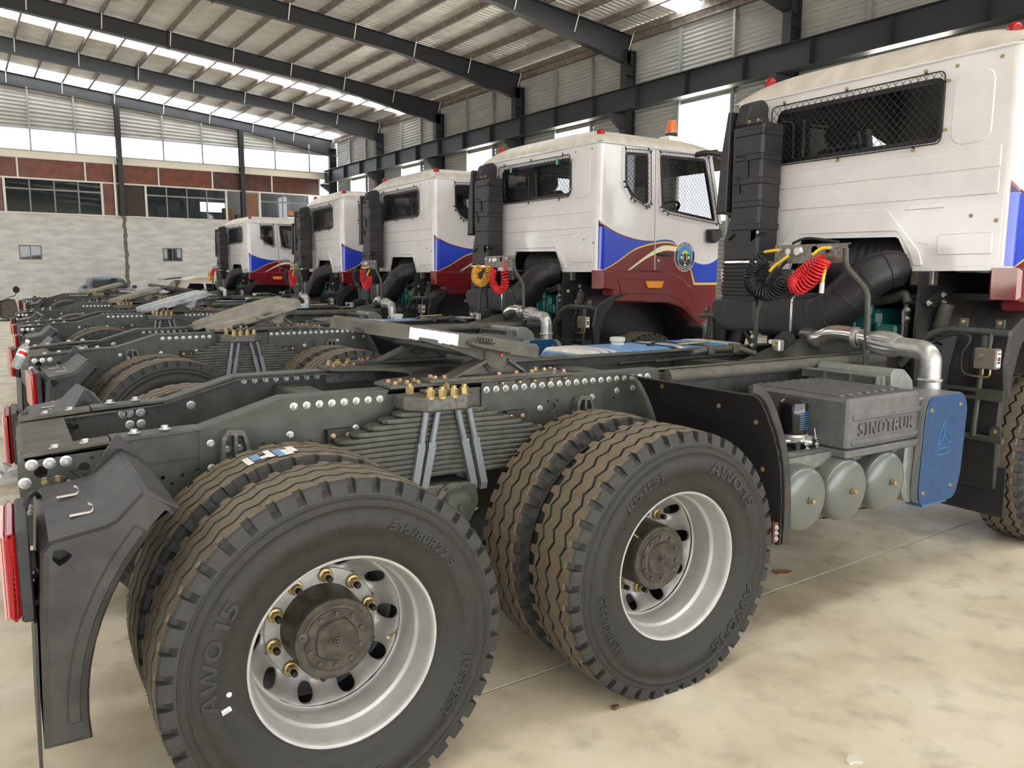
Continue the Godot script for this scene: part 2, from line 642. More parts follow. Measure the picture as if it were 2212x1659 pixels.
const ZB := -41.2     # back wall
const XW := 17.3      # right-hand wall
const XL := -19.3     # left-hand wall
const BAY := 6.0
const NB := 10
func roof_y(x: float) -> float:
	return 10.95 - 0.1 * x if x > -1.0 else 11.15 + 0.1 * x

func wavy(w: float, y0: float, y1: float, pitch := 0.125, deep := 0.022, slant := 0.0) -> ArrayMesh:
	# wall sheet in xy from x 0..w with horizontal corrugations, rising by slant at x = w
	var mb := MB.new()
	var n := int(round((y1 - y0) / pitch * 6.0))
	mb.smooth()
	for i in n:
		var a := y0 + (y1 - y0) * i / n
		var b := y0 + (y1 - y0) * (i + 1) / n
		var za := deep * clampf(1.6 * sin(TAU * a / pitch), -1, 1)
		var zb := deep * clampf(1.6 * sin(TAU * b / pitch), -1, 1)
		var ra := slant * (a - y0) / (y1 - y0)
		var rb := slant * (b - y0) / (y1 - y0)
		mb.quad(Vector3(0, a, za), Vector3(0, b, zb), Vector3(w, b + rb, zb), Vector3(w, a + ra, za))
	return mb.done()
func ibeam(l: float, h: float, w: float, tw := 0.012, tf := 0.016) -> ArrayMesh:
	# along z from 0..l, web upright, centred on the height
	var mb := MB.new()
	mb.box(Vector3(0, 0, l / 2), Vector3(tw, h - 2 * tf, l))
	mb.box(Vector3(0, h / 2 - tf / 2, l / 2), Vector3(w, tf, l))
	mb.box(Vector3(0, -h / 2 + tf / 2, l / 2), Vector3(w, tf, l))
	return mb.done()
func column_mesh(h: float, d := 0.42, w := 0.26) -> ArrayMesh:
	# H section standing on the floor, flanges facing x
	var mb := MB.new()
	mb.box(Vector3(0, h / 2, 0), Vector3(d - 0.03, h, 0.012))
	mb.box(Vector3(-d / 2 + 0.008, h / 2, 0), Vector3(0.016, h, w))
	mb.box(Vector3(d / 2 - 0.008, h / 2, 0), Vector3(0.016, h, w))
	for y in [0.02, h * 0.5, h - 0.75, h - 0.02]:
		mb.box(Vector3(0, y, 0), Vector3(d - 0.03, 0.014, w - 0.02))
	return mb.done()

func build_shed():
	# floor: slabs with sawn joints
	var fl := struct("floor", "pale dusty concrete floor with sawn joints")
	var base := MB.new()
	base.box(Vector3((XL + XW) / 2, -0.16, ZB + BAY * NB / 2), Vector3(XW - XL + 1, 0.3, BAY * NB + 1))
	P(fl, "floor_bed", base, M.joint)
	var slab := MB.new()
	slab.box(Vector3(3.05, -0.01, 3), Vector3(6.094, 0.02, 5.993), 0.002)
	var sm := slab.done()
	for i in 6:
		for k in NB:
			P(fl, "floor_slab", sm, M.floor_concrete, Vector3(XL + 6.1 * i, 0, -0.35 + 6.0 * (k - 7)))
	# roof
	var ce := struct("ceiling", "ribbed metal roof on dark steel rafters with purlins")
	var sheet := MB.new()
	var L1 := (XW + 0.4) + 1.0
	var rib := V([0, 0, 0.03, 0.035, 0.07, 0.035, 0.1, 0, 0.2, 0])
	for half in 2:
		var mb := MB.new()
		for k in 5:
			for j in 4:
				var a := rib[j]
				var b := rib[j + 1]
				var za := a.x + 0.2 * k
				var zb := b.x + 0.2 * k
				var x0 := -1.0
				var x1: float = XW + 0.4 if half == 0 else XL - 0.4
				mb.quad(Vector3(x0, roof_y(x0) + a.y, za), Vector3(x0, roof_y(x0) + b.y, zb), Vector3(x1, roof_y(x1) + b.y, zb), Vector3(x1, roof_y(x1) + a.y, za))
		var me := mb.done()
		for i in 60:
			var sky_sheet: bool = i in [0, 8, 26, 44]
			P(ce, "skylight_sheet" if sky_sheet else "roof_sheet", me, M.skylight if sky_sheet else M.roof_sheet, Vector3(0, 0, ZB + i))
	# purlins
	var pu := MB.new()
	pu.prism(V([-0.035, 0, 0.035, 0, 0.035, 0.025, 0.03, 0.025, 0.03, 0.006, -0.029, 0.006, -0.029, 0.194, 0.03, 0.194, 0.03, 0.175, 0.035, 0.175, 0.035, 0.2, -0.035, 0.2]), 0, BAY * NB)
	var pm := pu.done()
	for i in 33:
		var x := -17.9 + 1.09 * i
		P(ce, "purlin", pm, M.purlin, Vector3(x, roof_y(x) - 0.215, ZB), Basis(Vector3(0, 0, 1), -0.0997 if x > -1 else 0.0997))
	# rafters
	var ra := MB.new()
	for s in 2:
		var e: float = XW - 0.2 if s == 0 else XL + 0.2
		var kx: float = XW - 5.2 if s == 0 else XL + 5.2
		var top := func(x): return roof_y(x) - 0.225
		var x0 := -1.0
		var d0 := 0.46
		var d1 := 0.86
		var web := V([x0, top.call(x0), e, top.call(e), e, top.call(e) - d1, kx, top.call(kx) - d0, x0, top.call(x0) - d0 - 0.1])
		ra.prism(web, -0.006, 0.006)
		for fl2 in [[x0, top.call(x0), e, top.call(e)], [x0, top.call(x0) - d0 - 0.1, kx, top.call(kx) - d0], [kx, top.call(kx) - d0, e, top.call(e) - d1]]:
			var a := Vector2(fl2[0], fl2[1])
			var b := Vector2(fl2[2], fl2[3])
			var nn := (b - a).normalized().orthogonal() * 0.008
			ra.prism(PackedVector2Array([a - nn, b - nn, b + nn, a + nn]), -0.12, 0.12)
		for x in [6.0 if s == 0 else -8.0]:
			ra.box(Vector3(x, top.call(x) - 0.25, 0), Vector3(0.04, 0.62, 0.26))
	var rm := ra.done()
	var br := MB.new()
	br.box(Vector3.ZERO, Vector3(0.035, 0.62, 0.006))
	var bm := br.done()
	for k in NB + 1:
		var z := ZB + BAY * k
		P(ce, "rafter", rm, M.steel_dark, Vector3(0, 0, z))
		for i in 8:
			var x := 1.7 + 2.18 * i
			P(ce, "fly_brace", bm, M.brace, Vector3(x, roof_y(x) - 0.40, z + 0.17), Basis(Vector3(1, 0, 0), 0.42))
	# right-hand wall
	var wr := struct("wall_right", "corrugated metal side wall with tall openings and crane beam")
	var cm := column_mesh(8.6)
	var crane := ibeam(BAY * NB, 0.66, 0.34)
	var h2 := wavy(2.0, 6.66, 8.95)
	var h1 := wavy(2.0, 0.0, 8.95)
	var h0 := wavy(2.0, 0.0, 3.2)
	var post := MB.new()
	post.prism(V([-0.05, -0.04, 0.05, -0.04, 0.05, 0.04, 0.042, 0.04, 0.042, -0.032, -0.042, -0.032, -0.042, 0.04, -0.05, 0.04]), 0, 8.85)
	var pom := post.done()
	var corbel := MB.new()
	corbel.prism(V([0, 0, -0.5, 0, -0.5, -0.12, 0, -0.45]), -0.12, 0.12)
	var com := corbel.done()
	var stiff := MB.new()
	stiff.box(Vector3(0, 0, 0), Vector3(0.3, 0.62, 0.012))
	var stm := stiff.done()
	for k in NB + 1:
		var z := ZB + BAY * k
		P(wr, "column", cm, M.steel_dark, Vector3(XW - 0.3, 0, z))
		P(wr, "corbel", com, M.steel_dark, Vector3(XW - 0.5, 6.63, z))
		if k == NB: break
		for j in 3:
			var b := Basis(Vector3.UP, -PI / 2)
			P(wr, "wall_sheet", h1 if j != 1 else h2, M.wall_sheet, Vector3(XW, 0, z + 2.0 * j), b)
			if j == 1: P(wr, "wall_sheet", h0, M.wall_sheet, Vector3(XW, 0, z + 2.0 * j), b)
			if j > 0: P(wr, "wall_post", pom, M.galvanised, Vector3(XW - 0.08, 0, z + 2.0 * j), Basis(Vector3(1, 0, 0), -PI / 2))
		for j in 3:
			P(wr, "beam_stiffener", stm, M.steel_dark, Vector3(XW - 0.78, 6.98, z + 1.0 + 2.0 * j))
	P(wr, "crane_beam", crane, M.steel_dark, Vector3(XW - 0.78, 6.98, ZB))
	var ev := MB.new()
	ev.box(Vector3(XW - 0.12, 8.98, ZB + 30), Vector3(0.12, 0.2, 60))
	P(wr, "eave_strut", ev, M.purlin)
	# left-hand wall: open bays below, sheets above
	var wl := struct("wall_left", "side wall of the shed with every other bay open")
	var hl := wavy(6.0, 4.3, 9.3)
	var hf := wavy(6.0, 0.0, 9.3)
	for k in NB + 1:
		var z := ZB + BAY * k
		P(wl, "column", cm, M.steel_dark, Vector3(XL + 0.3, 0, z))
		if k < NB: P(wl, "wall_sheet", hf if k % 2 else hl, M.wall_sheet, Vector3(XL, 0, z), Basis(Vector3.UP, -PI / 2))
	build_back_wall()
	# front gable: wide doorway
	var wf := struct("wall_front", "gable wall with a wide doorway behind the viewer")
	var zf := ZB + BAY * NB
	for i in 6:
		var x := XL + 6.1 * i
		P(wf, "wall_sheet", wavy(6.1, 8.2, roof_y(x) - 0.25, 0.125, 0.022, roof_y(x + 6.1) - roof_y(x)), M.wall_sheet, Vector3(x, 0, zf))
	# yard outside
	var yd := struct("ground", "bare pale yard outside the shed")
	var gm := MB.new()
	gm.box(Vector3(0, -0.35, -10), Vector3(260, 0.2, 260))
	P(yd, "yard_surface", gm, M.yard)

func build_back_wall():
	var wb := struct("wall_back", "plastered back wall with glazed office strip and daylight band above")
	var Z := ZB
	var put := func(called, x0, y0, x1, y1, z0, z1, m, bev = 0.0):
		var mb := MB.new()
		mb.box(Vector3((x0 + x1) / 2, (y0 + y1) / 2, (z0 + z1) / 2), Vector3(x1 - x0, y1 - y0, absf(z1 - z0)), bev)
		return P(wb, called, mb, m, Vector3(0, 0, Z))
	# plaster with two small window holes
	var mb := MB.new()
	mb.prism(rect(XL, -0.02, XW, 4.40), -0.3, 0.0, [rect(1.67, 2.27, 2.59, 2.94), rect(7.85, 2.26, 8.79, 2.94)])
	P(wb, "plaster_wall", mb, M.plaster, Vector3(0, 0, Z))
	var pipe := MB.new()
	pipe.tube([Vector3(6.2, 0, 0.01), Vector3(6.2, 4.4, 0.01)], 0.001, 3)
	# rough unplastered strip below the steel post
	var rough := MB.new()
	rng.seed = 7
	var ol := PackedVector2Array()
	for i in 30: ol.append(Vector2(6.10 + rng.randf_range(-0.05, 0.03), i * 4.4 / 29))
	for i in 30: ol.append(Vector2(6.26 + rng.randf_range(-0.03, 0.05), 4.4 - i * 4.4 / 29))
	rough.prism(ol, 0.0, 0.012)
	P(wb, "bare_strip", rough, M.joint, Vector3(0, 0, Z))
	for w in [[1.67, 2.27, 2.59, 2.94], [7.85, 2.26, 8.79, 2.94]]:
		var fr := MB.new()
		fr.prism(rect(w[0], w[1], w[2], w[3]), -0.14, -0.06, [rect(w[0] + .05, w[1] + .05, (w[0] + w[2]) / 2 - .02, w[3] - .05), rect((w[0] + w[2]) / 2 + .02, w[1] + .05, w[2] - .05, w[3] - .05)])
		P(wb, "window_frame", fr, M.frame_grey, Vector3(0, 0, Z))
		put.call("window_pane", w[0] + .04, w[1] + .04, w[2] - .04, w[3] - .04, -0.105, -0.095, M.office_glass)
	put.call("store_room_back", XL, 0, XW, 4.2, -3.2, -3.1, M.office_wall)
	# office strip
	var x_of := [XL, -4.9, -0.9, 1.27, 5.27, 6.0]
	put.call("sill", XL, 4.38, XW - 0.2, 4.44, -0.2, 0.06, M.alu)
	put.call("head_rail", XL, 5.93, XW - 0.2, 6.0, -0.12, 0.04, M.alu)
	put.call("lintel_board", XL, 6.90, XW, 7.20, -0.25, 0.02, M.trim_cream)
	put.call("lintel_edge", XL, 6.86, XW, 6.91, -0.2, 0.06, M.alu)
	var wall_node := wb
	var fo := struct("floor_office", "upstairs office room behind the glazing")
	var put2 := func(called, x0, y0, x1, y1, z0, z1, m):
		var pm := MB.new()
		pm.box(Vector3((x0 + x1) / 2, (y0 + y1) / 2, (z0 + z1) / 2), Vector3(x1 - x0, y1 - y0, absf(z1 - z0)))
		P(fo, called, pm, m, Vector3(0, 0, Z))
	put2.call("office_ceiling", XL, 7.1, XW, 7.2, -4.6, -0.25, M.office_wall)
	put2.call("office_floor", XL, 4.2, XW, 4.36, -4.6, -0.31, M.office_wall)
	var ow := MB.new()
	ow.prism(rect(XL, 4.3, XW, 7.2), -4.7, -4.6, [rect(10.9, 5.15, 12.3, 5.7)])
	P(fo, "office_back", ow, M.office_wall, Vector3(0, 0, Z))
	# upper coloured panels
	var js := [-7.0, -4.0, -1.0, 1.86, 4.61, 7.85, 10.44, 13.53, 16.2]
	for i in js.size() - 1:
		put.call("maroon_panel", js[i] + .04, 6.0, js[i + 1] - .04, 6.87, -0.06, -0.04, M.maroon if i < 6 else M.maroon_dark)
	for x in js: put.call("panel_post", x - .035, 6.0, x + .035, 6.88, -0.08, 0.03, M.alu)
	# glazing
	var glaz := func(x0, x1, n):
		for i in n:
			var a: float = x0 + (x1 - x0) * i / n
			var b: float = x0 + (x1 - x0) * (i + 1) / n
			put.call("office_pane", a + .03, 4.47, b - .03, 5.46, -0.05, -0.04, M.office_glass)
			put.call("office_pane", a + .03, 5.53, b - .03, 5.92, -0.05, -0.04, M.office_glass)
			if i > 0: put.call("mullion", a - .03, 4.44, a + .03, 5.93, -0.07, -0.02, M.frame_grey)
		put.call("transom", x0, 5.46, x1, 5.53, -0.07, -0.02, M.frame_grey)
		for x in [x0, x1]: put.call("window_post", x - .05, 4.44, x + .05, 5.93, -0.1, 0.03, M.alu)
	glaz.call(1.29, 5.27, 4)
	glaz.call(7.22, 11.1, 4)
	glaz.call(12.85, 16.6, 3)
	glaz.call(-6.0, 0.5, 5)
	put.call("maroon_panel", 5.34, 4.44, 5.98, 5.93, -0.06, -0.04, M.maroon)
	put.call("maroon_panel", 0.55, 4.44, 1.22, 5.93, -0.06, -0.04, M.maroon)
	put.call("curtain", 6.3, 4.44, 7.15, 5.93, -0.1, -0.07, M.curtain)
	put.call("office_door", 12.1, 4.44, 12.75, 5.85, -0.1, -0.05, M.door_brown, 0.01)
	var dp := MB.new()
	dp.tube([Vector3(5.85, 4.44, 0.1), Vector3(5.85, 6.9, 0.1)], 0.06, 12)
	P(wb, "downpipe", dp, M.trim_cream, Vector3(0, 0, Z))
	for b in [[11.2, 11.55, 4.75], [11.3, 11.75, 5.15], [11.8, 12.05, 4.8]]:
		var mb2 := MB.new()
		mb2.box(Vector3((b[0] + b[1]) / 2, 4.36 + (b[2] - 4.36) / 2, -0.9 - (0.6 if b[2] > 5 else 0.0)), Vector3(b[1] - b[0], b[2] - 4.36, 0.4), 0.01)
		var o := thing("cardboard_box", ["small brown cardboard box in the upstairs office window", "tall brown cardboard box stacked by the office window", "narrow brown cardboard box next to the office door"][[4.75, 5.15, 4.8].find(b[2])], "box", shed * Vector3(0, 0, Z), shed)
		P(o, "carton", mb2, M.cardboard)
	# daylight band and sheets above
	var cm := column_mesh(10.2, 0.3, 0.22)
	for x in [0.28, 6.1, 11.92]:
		P(wb, "column", cm, M.steel_dark, Vector3(x, 4.39, Z + 0.17), Basis(Vector3.UP, PI / 2)).scale = Vector3(1, (roof_y(x) - 0.7 - 4.39) / 10.2, 1)
	for x in [-5.0, -3.4, -1.2, 2.46, 4.3, 8.14, 10.0, 13.74, 15.64]:
		put.call("band_post", x - .04, 7.2, x + .04, roof_y(x) - .7, 0.0, 0.08, M.galvanised)
	var xs := [XL, -13.0, -7.0, -1.0, 2.46, 6.1, 10.0, 13.74, XW]
	for i in xs.size() - 1:
		var a: float = xs[i]
		var b: float = xs[i + 1]
		var top0 := roof_y(a) - 0.28
		P(wb, "wall_sheet", wavy(b - a, 8.2, top0, 0.19, 0.014, roof_y(b) - roof_y(a)), M.wall_sheet, Vector3(a, 0, Z - 0.05))
	put.call("band_head", XL, 8.16, XW, 8.22, -0.06, 0.02, M.galvanised)
	put.call("band_sill", XL, 7.18, XW, 7.24, -0.06, 0.08, M.galvanised)

func lin(r: int, g: int, b: int) -> Color:
	return c8(r, g, b).srgb_to_linear()
func tyre_mesh() -> ArrayMesh:
	# about z, outer side at +z: side walls, ledges, lugged shoulders, zigzag ribs
	var side_c := lin(41, 39, 37)
	var lug_c := lin(52, 50, 47)
	var rib_c := lin(112, 101, 84)
	# r, z, zigzag, colour (0 side, 1 shoulder, 2 rib), notch r, notch z
	var half := [[.291, .112, 0, 0], [.297, .126, 0, 0], [.312, .138, 0, 0], [.345, .149, 0, 0], [.378, .154, 0, 0], [.380, .1565, 0, 0], [.425, .157, 0, 0], [.428, .154, 0, 0], [.452, .151, 0, 0], [.454, .1535, 0, 0], [.459, .1535, 0, 0], [.461, .150, 0, 0], [.476, .146, 0, 0], [.478, .148, 0, 0], [.483, .147, 0, 0], [.485, .143, 0, 0],
		[.492, .142, 0, 1, .492, .140], [.508, .139, 0, 1, .508, .116], [.527, .134, 0, 1, .522, .110], [.5335, .126, 0, 2, .530, .100], [.5345, .094, 0, 2], [.535, .0755, 1, 2],
		[.521, .0725, 1, 1], [.521, .0655, 1, 1], [.5358, .0625, 1, 2], [.537, .034, .5, 2], [.5375, .0068, 1, 2], [.523, .0042, 1, 1], [.523, .0, 1, 1]]
	var cols := half.duplicate()
	for i in range(half.size() - 2, -1, -1):
		var q: Array = half[i].duplicate()
		q[1] = -q[1]
		if q.size() > 4: q[5] = -q[5]
		q[2] = q[2]
		cols.append(q)
	var ph := [0.0, .06, .085, .375, .40, .5, .75]
	var NP := 42
	var st := SurfaceTool.new()
	st.begin(Mesh.PRIMITIVE_TRIANGLES)
	var m := cols.size()
	var rows := []
	for k in NP:
		for f in ph:
			var a: float = TAU * (k + f) / NP
			var tri_w: float = 1.0 - 4.0 * absf(fposmod(f, 1.0) - 0.5)
			var row := []
			for c in cols:
				var r: float = c[0]
				var z: float = c[1]
				var inn: bool = (f > .07 and f < .39) if z > 0 else (f > .39 or f < .05) and f != .40
				if c.size() > 4 and inn:
					r = c[4]
					z = c[5]
				z += 0.0105 * c[2] * tri_w
				row.append(Vector3(r * cos(a), r * sin(a), z))
			rows.append(row)
	var R := rows.size()
	for i in R:
		var A: Array = rows[i]
		var B: Array = rows[(i + 1) % R]
		for j in m - 1:
			var cc: int = maxi(cols[j][3], cols[j + 1][3]) if cols[j][3] != 2 or cols[j + 1][3] != 2 else 2
			if cols[j][3] == 1 or cols[j + 1][3] == 1: cc = 1
			var groove: bool = absf(cols[j][1]) < .07 and cc == 1
			st.set_color([side_c, lug_c, rib_c][cc])
			st.set_smooth_group(1 if cc == 0 else -1)
			st.add_vertex(A[j]); st.add_vertex(B[j + 1]); st.add_vertex(B[j])
			st.add_vertex(A[j]); st.add_vertex(A[j + 1]); st.add_vertex(B[j + 1])
	st.generate_normals()
	st.index()
	return st.commit()
func hair_mesh(sd: int) -> ArrayMesh:
	rng.seed = sd
	var mb := MB.new()
	for k in 420:
		var a := rng.randf() * TAU
		var z: float = [-.134, -.1, -.05, .0, .05, .1, .134][rng.randi() % 7] + rng.randf_range(-.012, .012)
		var r := .533 if absf(z) < .12 else .52
		var d := Vector3(cos(a), sin(a), (0.9 * signf(z) if absf(z) > .12 else 0.0) + rng.randf_range(-.3, .3)).normalized()
		var b := Vector3(r * cos(a), r * sin(a), z)
		var e := b + d * rng.randf_range(.008, .02) + Vector3(-sin(a), cos(a), 0) * rng.randf_range(-.006, .006)
		var s := Vector3(-sin(a), cos(a), 0) * .0007
		var w := Vector3(0, 0, .0007)
		mb.tri(b - s, b + s, e)
		mb.tri(b - w, b + w, e)
	return mb.done()
func text_arrays(txt: String, size: float, depth: float, serif := false) -> PackedVector3Array:
	# triangles of a word in xy, centred, cap height about size
	var f := SystemFont.new()
	f.font_names = PackedStringArray(["Droid Sans"])
	f.font_weight = 700
	var tm := TextMesh.new()
	tm.font = f
	tm.text = txt
	tm.font_size = 32
	tm.pixel_size = size / 23.0
	tm.depth = depth
	tm.curve_step = 2.0
	tm.horizontal_alignment = HORIZONTAL_ALIGNMENT_CENTER
	tm.vertical_alignment = VERTICAL_ALIGNMENT_CENTER
	var a := tm.get_mesh_arrays() if tm.has_method("get_mesh_arrays") else tm.surface_get_arrays(0)
	var v: PackedVector3Array = a[Mesh.ARRAY_VERTEX]
	var ix = a[Mesh.ARRAY_INDEX]
	if ix == null or ix.size() == 0: return v
	var o := PackedVector3Array()
	for i in ix: o.append(v[i])
	return o
func flat_text(txt: String, size: float, depth: float, stretch := 1.0, shear := 0.0) -> ArrayMesh:
	var mb := MB.new()
	var v := text_arrays(txt, size, depth)
	for i in range(0, v.size(), 3):
		var q := []
		for k in 3: q.append(Vector3(v[i + k].x * stretch + v[i + k].y * shear, v[i + k].y, v[i + k].z))
		mb.tri(q[0], q[1], q[2])
	return mb.done()
func ring_text(mb: MB, txt: String, size: float, r: float, deg: float, z: float, stretch := 1.0, inward := false, depth := 0.004):
	# a word bent round a circle, tops outwards (inward: tops to the middle)
	var v := text_arrays(txt, size, depth)
	for i in range(0, v.size(), 3):
		var q := []
		for k in 3:
			var x := v[i + k].x * stretch / r
			var rr := r + (v[i + k].y if not inward else -v[i + k].y)
			var a := deg_to_rad(deg) + (-x if not inward else x)
			q.append(Vector3(rr * cos(a), rr * sin(a), z + v[i + k].z))
		mb.tri(q[0], q[1], q[2])

func rim_mesh() -> ArrayMesh:
	var mb := MB.new()
	var pr := [[.287, .104], [.2965, .112], [.2995, .119], [.2995, .124], [.296, .127], [.290, .126], [.286, .121], [.283, .104], [.279, .08], [.272, .052], [.270, .046], [.263, .040], [.261, .034], [.259, .0], [.257, -.04], [.2575, -.050], [.254, -.054], [.250, -.054]]
	var p := []
	for q in pr: p.append(Vector2(q[0], q[1]))
	mb.lathe(p, 64)
	# back half of the barrel
	mb.lathe([Vector2(.262, .034), Vector2(.262, -.06), Vector2(.272, -.08), Vector2(.283, -.105), Vector2(.298, -.118), Vector2(.298, -.125), Vector2(.286, -.122)], 64)
	return mb.done()
func disc_mesh() -> ArrayMesh:
	# dished disc with ten hand holes and a flat for the nuts
	var mb := MB.new()
	var zr := func(r): return lerpf(-.118, -.062, smoothstep(.190, .250, r))
	mb.smooth()
	for k in 10:
		var a0 := TAU * k / 10
		var hw := TAU / 20
		var c := Vector2(.221, a0)
		var n := 32
		var pin := []
		var pout := []
		for i in n:
			var f := TAU * i / n
			var d := Vector2(cos(f), sin(f) / .221)
			var h := c + d * .027
			var s: float = 1e9
			if d.x > 1e-6: s = minf(s, (.252 - c.x) / d.x)
			elif d.x < -1e-6: s = minf(s, (.186 - c.x) / d.x)
			if absf(d.y) > 1e-6: s = minf(s, hw / absf(d.y))
			var o := c + d * s
			pin.append(Vector3(h.x * cos(h.y), h.x * sin(h.y), zr.call(h.x)))
			pout.append(Vector3(o.x * cos(o.y), o.x * sin(o.y), zr.call(o.x)))
		for i in n:
			var l := (i + 1) % n
			mb.quad(pin[i], pin[l], pout[l], pout[i])
		for i in n: # rim of the hole
			var l := (i + 1) % n
			mb.quad(pin[i], pin[i] - Vector3(0, 0, .012), pin[l] - Vector3(0, 0, .012), pin[l])
	mb.flat()
	mb.lathe([Vector2(.252, -.062), Vector2(.252, -.07)], 48)
	mb.lathe([Vector2(.188, -.118), Vector2(.186, -.117), Vector2(.184, -.112), Vector2(.178, -.111), Vector2(.13, -.111)], 64)
	return mb.done()
func hub_mesh() -> ArrayMesh:
	var mb := MB.new()
	mb.lathe([Vector2(.136, -.115), Vector2(.134, -.10), Vector2(.131, .004), Vector2(.1305, .014), Vector2(.127, .019), Vector2(.112, .020), Vector2(.108, .0185), Vector2(.104, .0185), Vector2(.101, .019), Vector2(.0, .019)], 56)
	return mb.done()
func cap_mesh() -> ArrayMesh:
	var mb := MB.new()
	var o := PackedVector2Array()
	var inr := PackedVector2Array()
	for i in 72:
		var a := TAU * i / 72
		var lobe := maxf(0.0, cos(a * 10.0 / 2.0 + .6)) # bays for the bolts
		var r := .0985 - (.0 if absf(wrapf(a - 2.9, -PI, PI)) > .22 else .012 * cos(wrapf(a - 2.9, -PI, PI) / .22 * PI / 2))
		o.append(Vector2(cos(a), sin(a)) * r)
		inr.append(Vector2(cos(a), sin(a)) * (.068 + .0055 * lobe))
	mb.prism(o, .017, .024, [], .0012)
	mb.side(MB.ccw(inr), .024, .032, .006)
	mb.cap(MB.grown(inr, -.006), .032, true)
	# embossed mark: a split triangle
	var tri_o := [V([-.030, .004, .008, .022, .004, .016, -.018, .006, -.006, .0, -.004, -.004]), V([-.030, -.002, -.012, -.026, -.004, -.020, -.016, -.006, .0, -.008, .012, .006, .018, .008, .016, .014, .004, .010, -.006, -.002]), V([.010, .012, .016, .014, .022, -.016, .012, -.018, -.002, -.020, .004, -.014, .012, -.010])]
	for t in tri_o: mb.prism(t, .031, .0345)
	mb.lathe([Vector2(.0, .040), Vector2(.004, .040), Vector2(.004, .036), Vector2(.008, .040), Vector2(.012, .040), Vector2(.013, .038), Vector2(.013, .031)], 20)
	return mb.done()
func bolt_mesh(r: float, h: float, washer: float, stud: float, flange := 0.0) -> ArrayMesh:
	# axis +z: washer, hexagon, stud
	var mb := MB.new()
	var z := 0.0
	if washer > 0.0:
		mb.lathe([Vector2(washer, 0), Vector2(washer, .0022), Vector2(washer * .92, .0028), Vector2(0, .0028)], 16)
		z = .0028
	if flange > 0.0:
		mb.lathe([Vector2(r * 1.25, z), Vector2(r * 1.22, z + flange * .4), Vector2(r * 1.0, z + flange), Vector2(0, z + flange)], 16)
		z += flange * .8
	mb.hexn(r, z, z + h)
	if stud > 0.0:
		mb.lathe([Vector2(r * .52, z + h - .001), Vector2(r * .52, z + h + stud), Vector2(r * .42, z + h + stud + .0012), Vector2(0, z + h + stud + .0012)], 10)
	return mb.done()
func nut_mesh() -> ArrayMesh:
	# wheel nut with domed washer, screwed on a dark stud
	var mb := MB.new()
	mb.lathe([Vector2(.0, .0), Vector2(.024, 0), Vector2(.0245, .006), Vector2(.022, .012), Vector2(.016, .014), Vector2(0, .014)], 20)
	mb.hexn(.0175, .012, .034)
	return mb.done()

func setup_meshes():
	K.tyre = tyre_mesh()
	K.hair = [hair_mesh(1), hair_mesh(2)]
	K.rim = rim_mesh()
	K.disc = disc_mesh()
	K.hub = hub_mesh()
	K.cap = cap_mesh()
	K.bolt = bolt_mesh(.0095, .008, .0155, .008)
	K.bolt_head = bolt_mesh(.0105, .009, .0145, 0.0)
	K.bolt_big = bolt_mesh(.013, .011, .020, .0)
	K.bolt_nut = bolt_mesh(.012, .010, .019, .008)
	K.bolt_small = bolt_mesh(.0075, .006, .011, 0.0)
	K.cap_bolt = bolt_mesh(.0085, .006, 0.0, 0.0)
	K.gold = bolt_mesh(.0105, .011, .0, 0.0, .003)
	K.wheel_nut = nut_mesh()
	var s := MB.new()
	s.lathe([Vector2(.0105, .03), Vector2(.0105, .054), Vector2(.0085, .057), Vector2(0, .057)], 12)
	K.wheel_stud = s.done()
	var un := MB.new()
	un.lathe([Vector2(.021, 0), Vector2(.021, .006), Vector2(.018, .009), Vector2(0, .009)], 16)
	un.hexn(.0185, .007, .036)
	un.lathe([Vector2(.012, .034), Vector2(.012, .046), Vector2(.01, .048), Vector2(0, .048)], 12)
	K.spring_nut = un.done()
	var tl := MB.new()
	ring_text(tl, "AWO15", .044, .405, 166, .159, 1.55)
	ring_text(tl, "315/80R22.5", .030, .405, 52, .159, 1.15)
	ring_text(tl, "JUSTEST", .030, .405, -28, .159, 1.35)
	ring_text(tl, "AWO15", .044, .405, -100, .159, 1.5)
	K.letters = tl.done()
	var v := MB.new()
	v.tube(bent([Vector3(.245, 0, -.05), Vector3(.225, .0, -.03), Vector3(.175, .01, .03)], .02), .0035, 8)
	v.tube([Vector3(.185, .008, .018), Vector3(.172, .0105, .034)], .005, 8)
	K.valve = v.done()
	var lb := MB.new()
	lb.prism(rrect(-.022, -.0075, .022, .0075, .002), 0, .001)
	K.sticker = lb.done()
	var bars := MB.new()
	rng.seed = 3
	var x := -.016
	while x < .016:
		var w := rng.randf_range(.0004, .0012)
		bars.box(Vector3(x, -.0025, .0012), Vector3(w, .005, .0004))
		x += w + rng.randf_range(.0006, .0014)
	K.bars = bars.done()

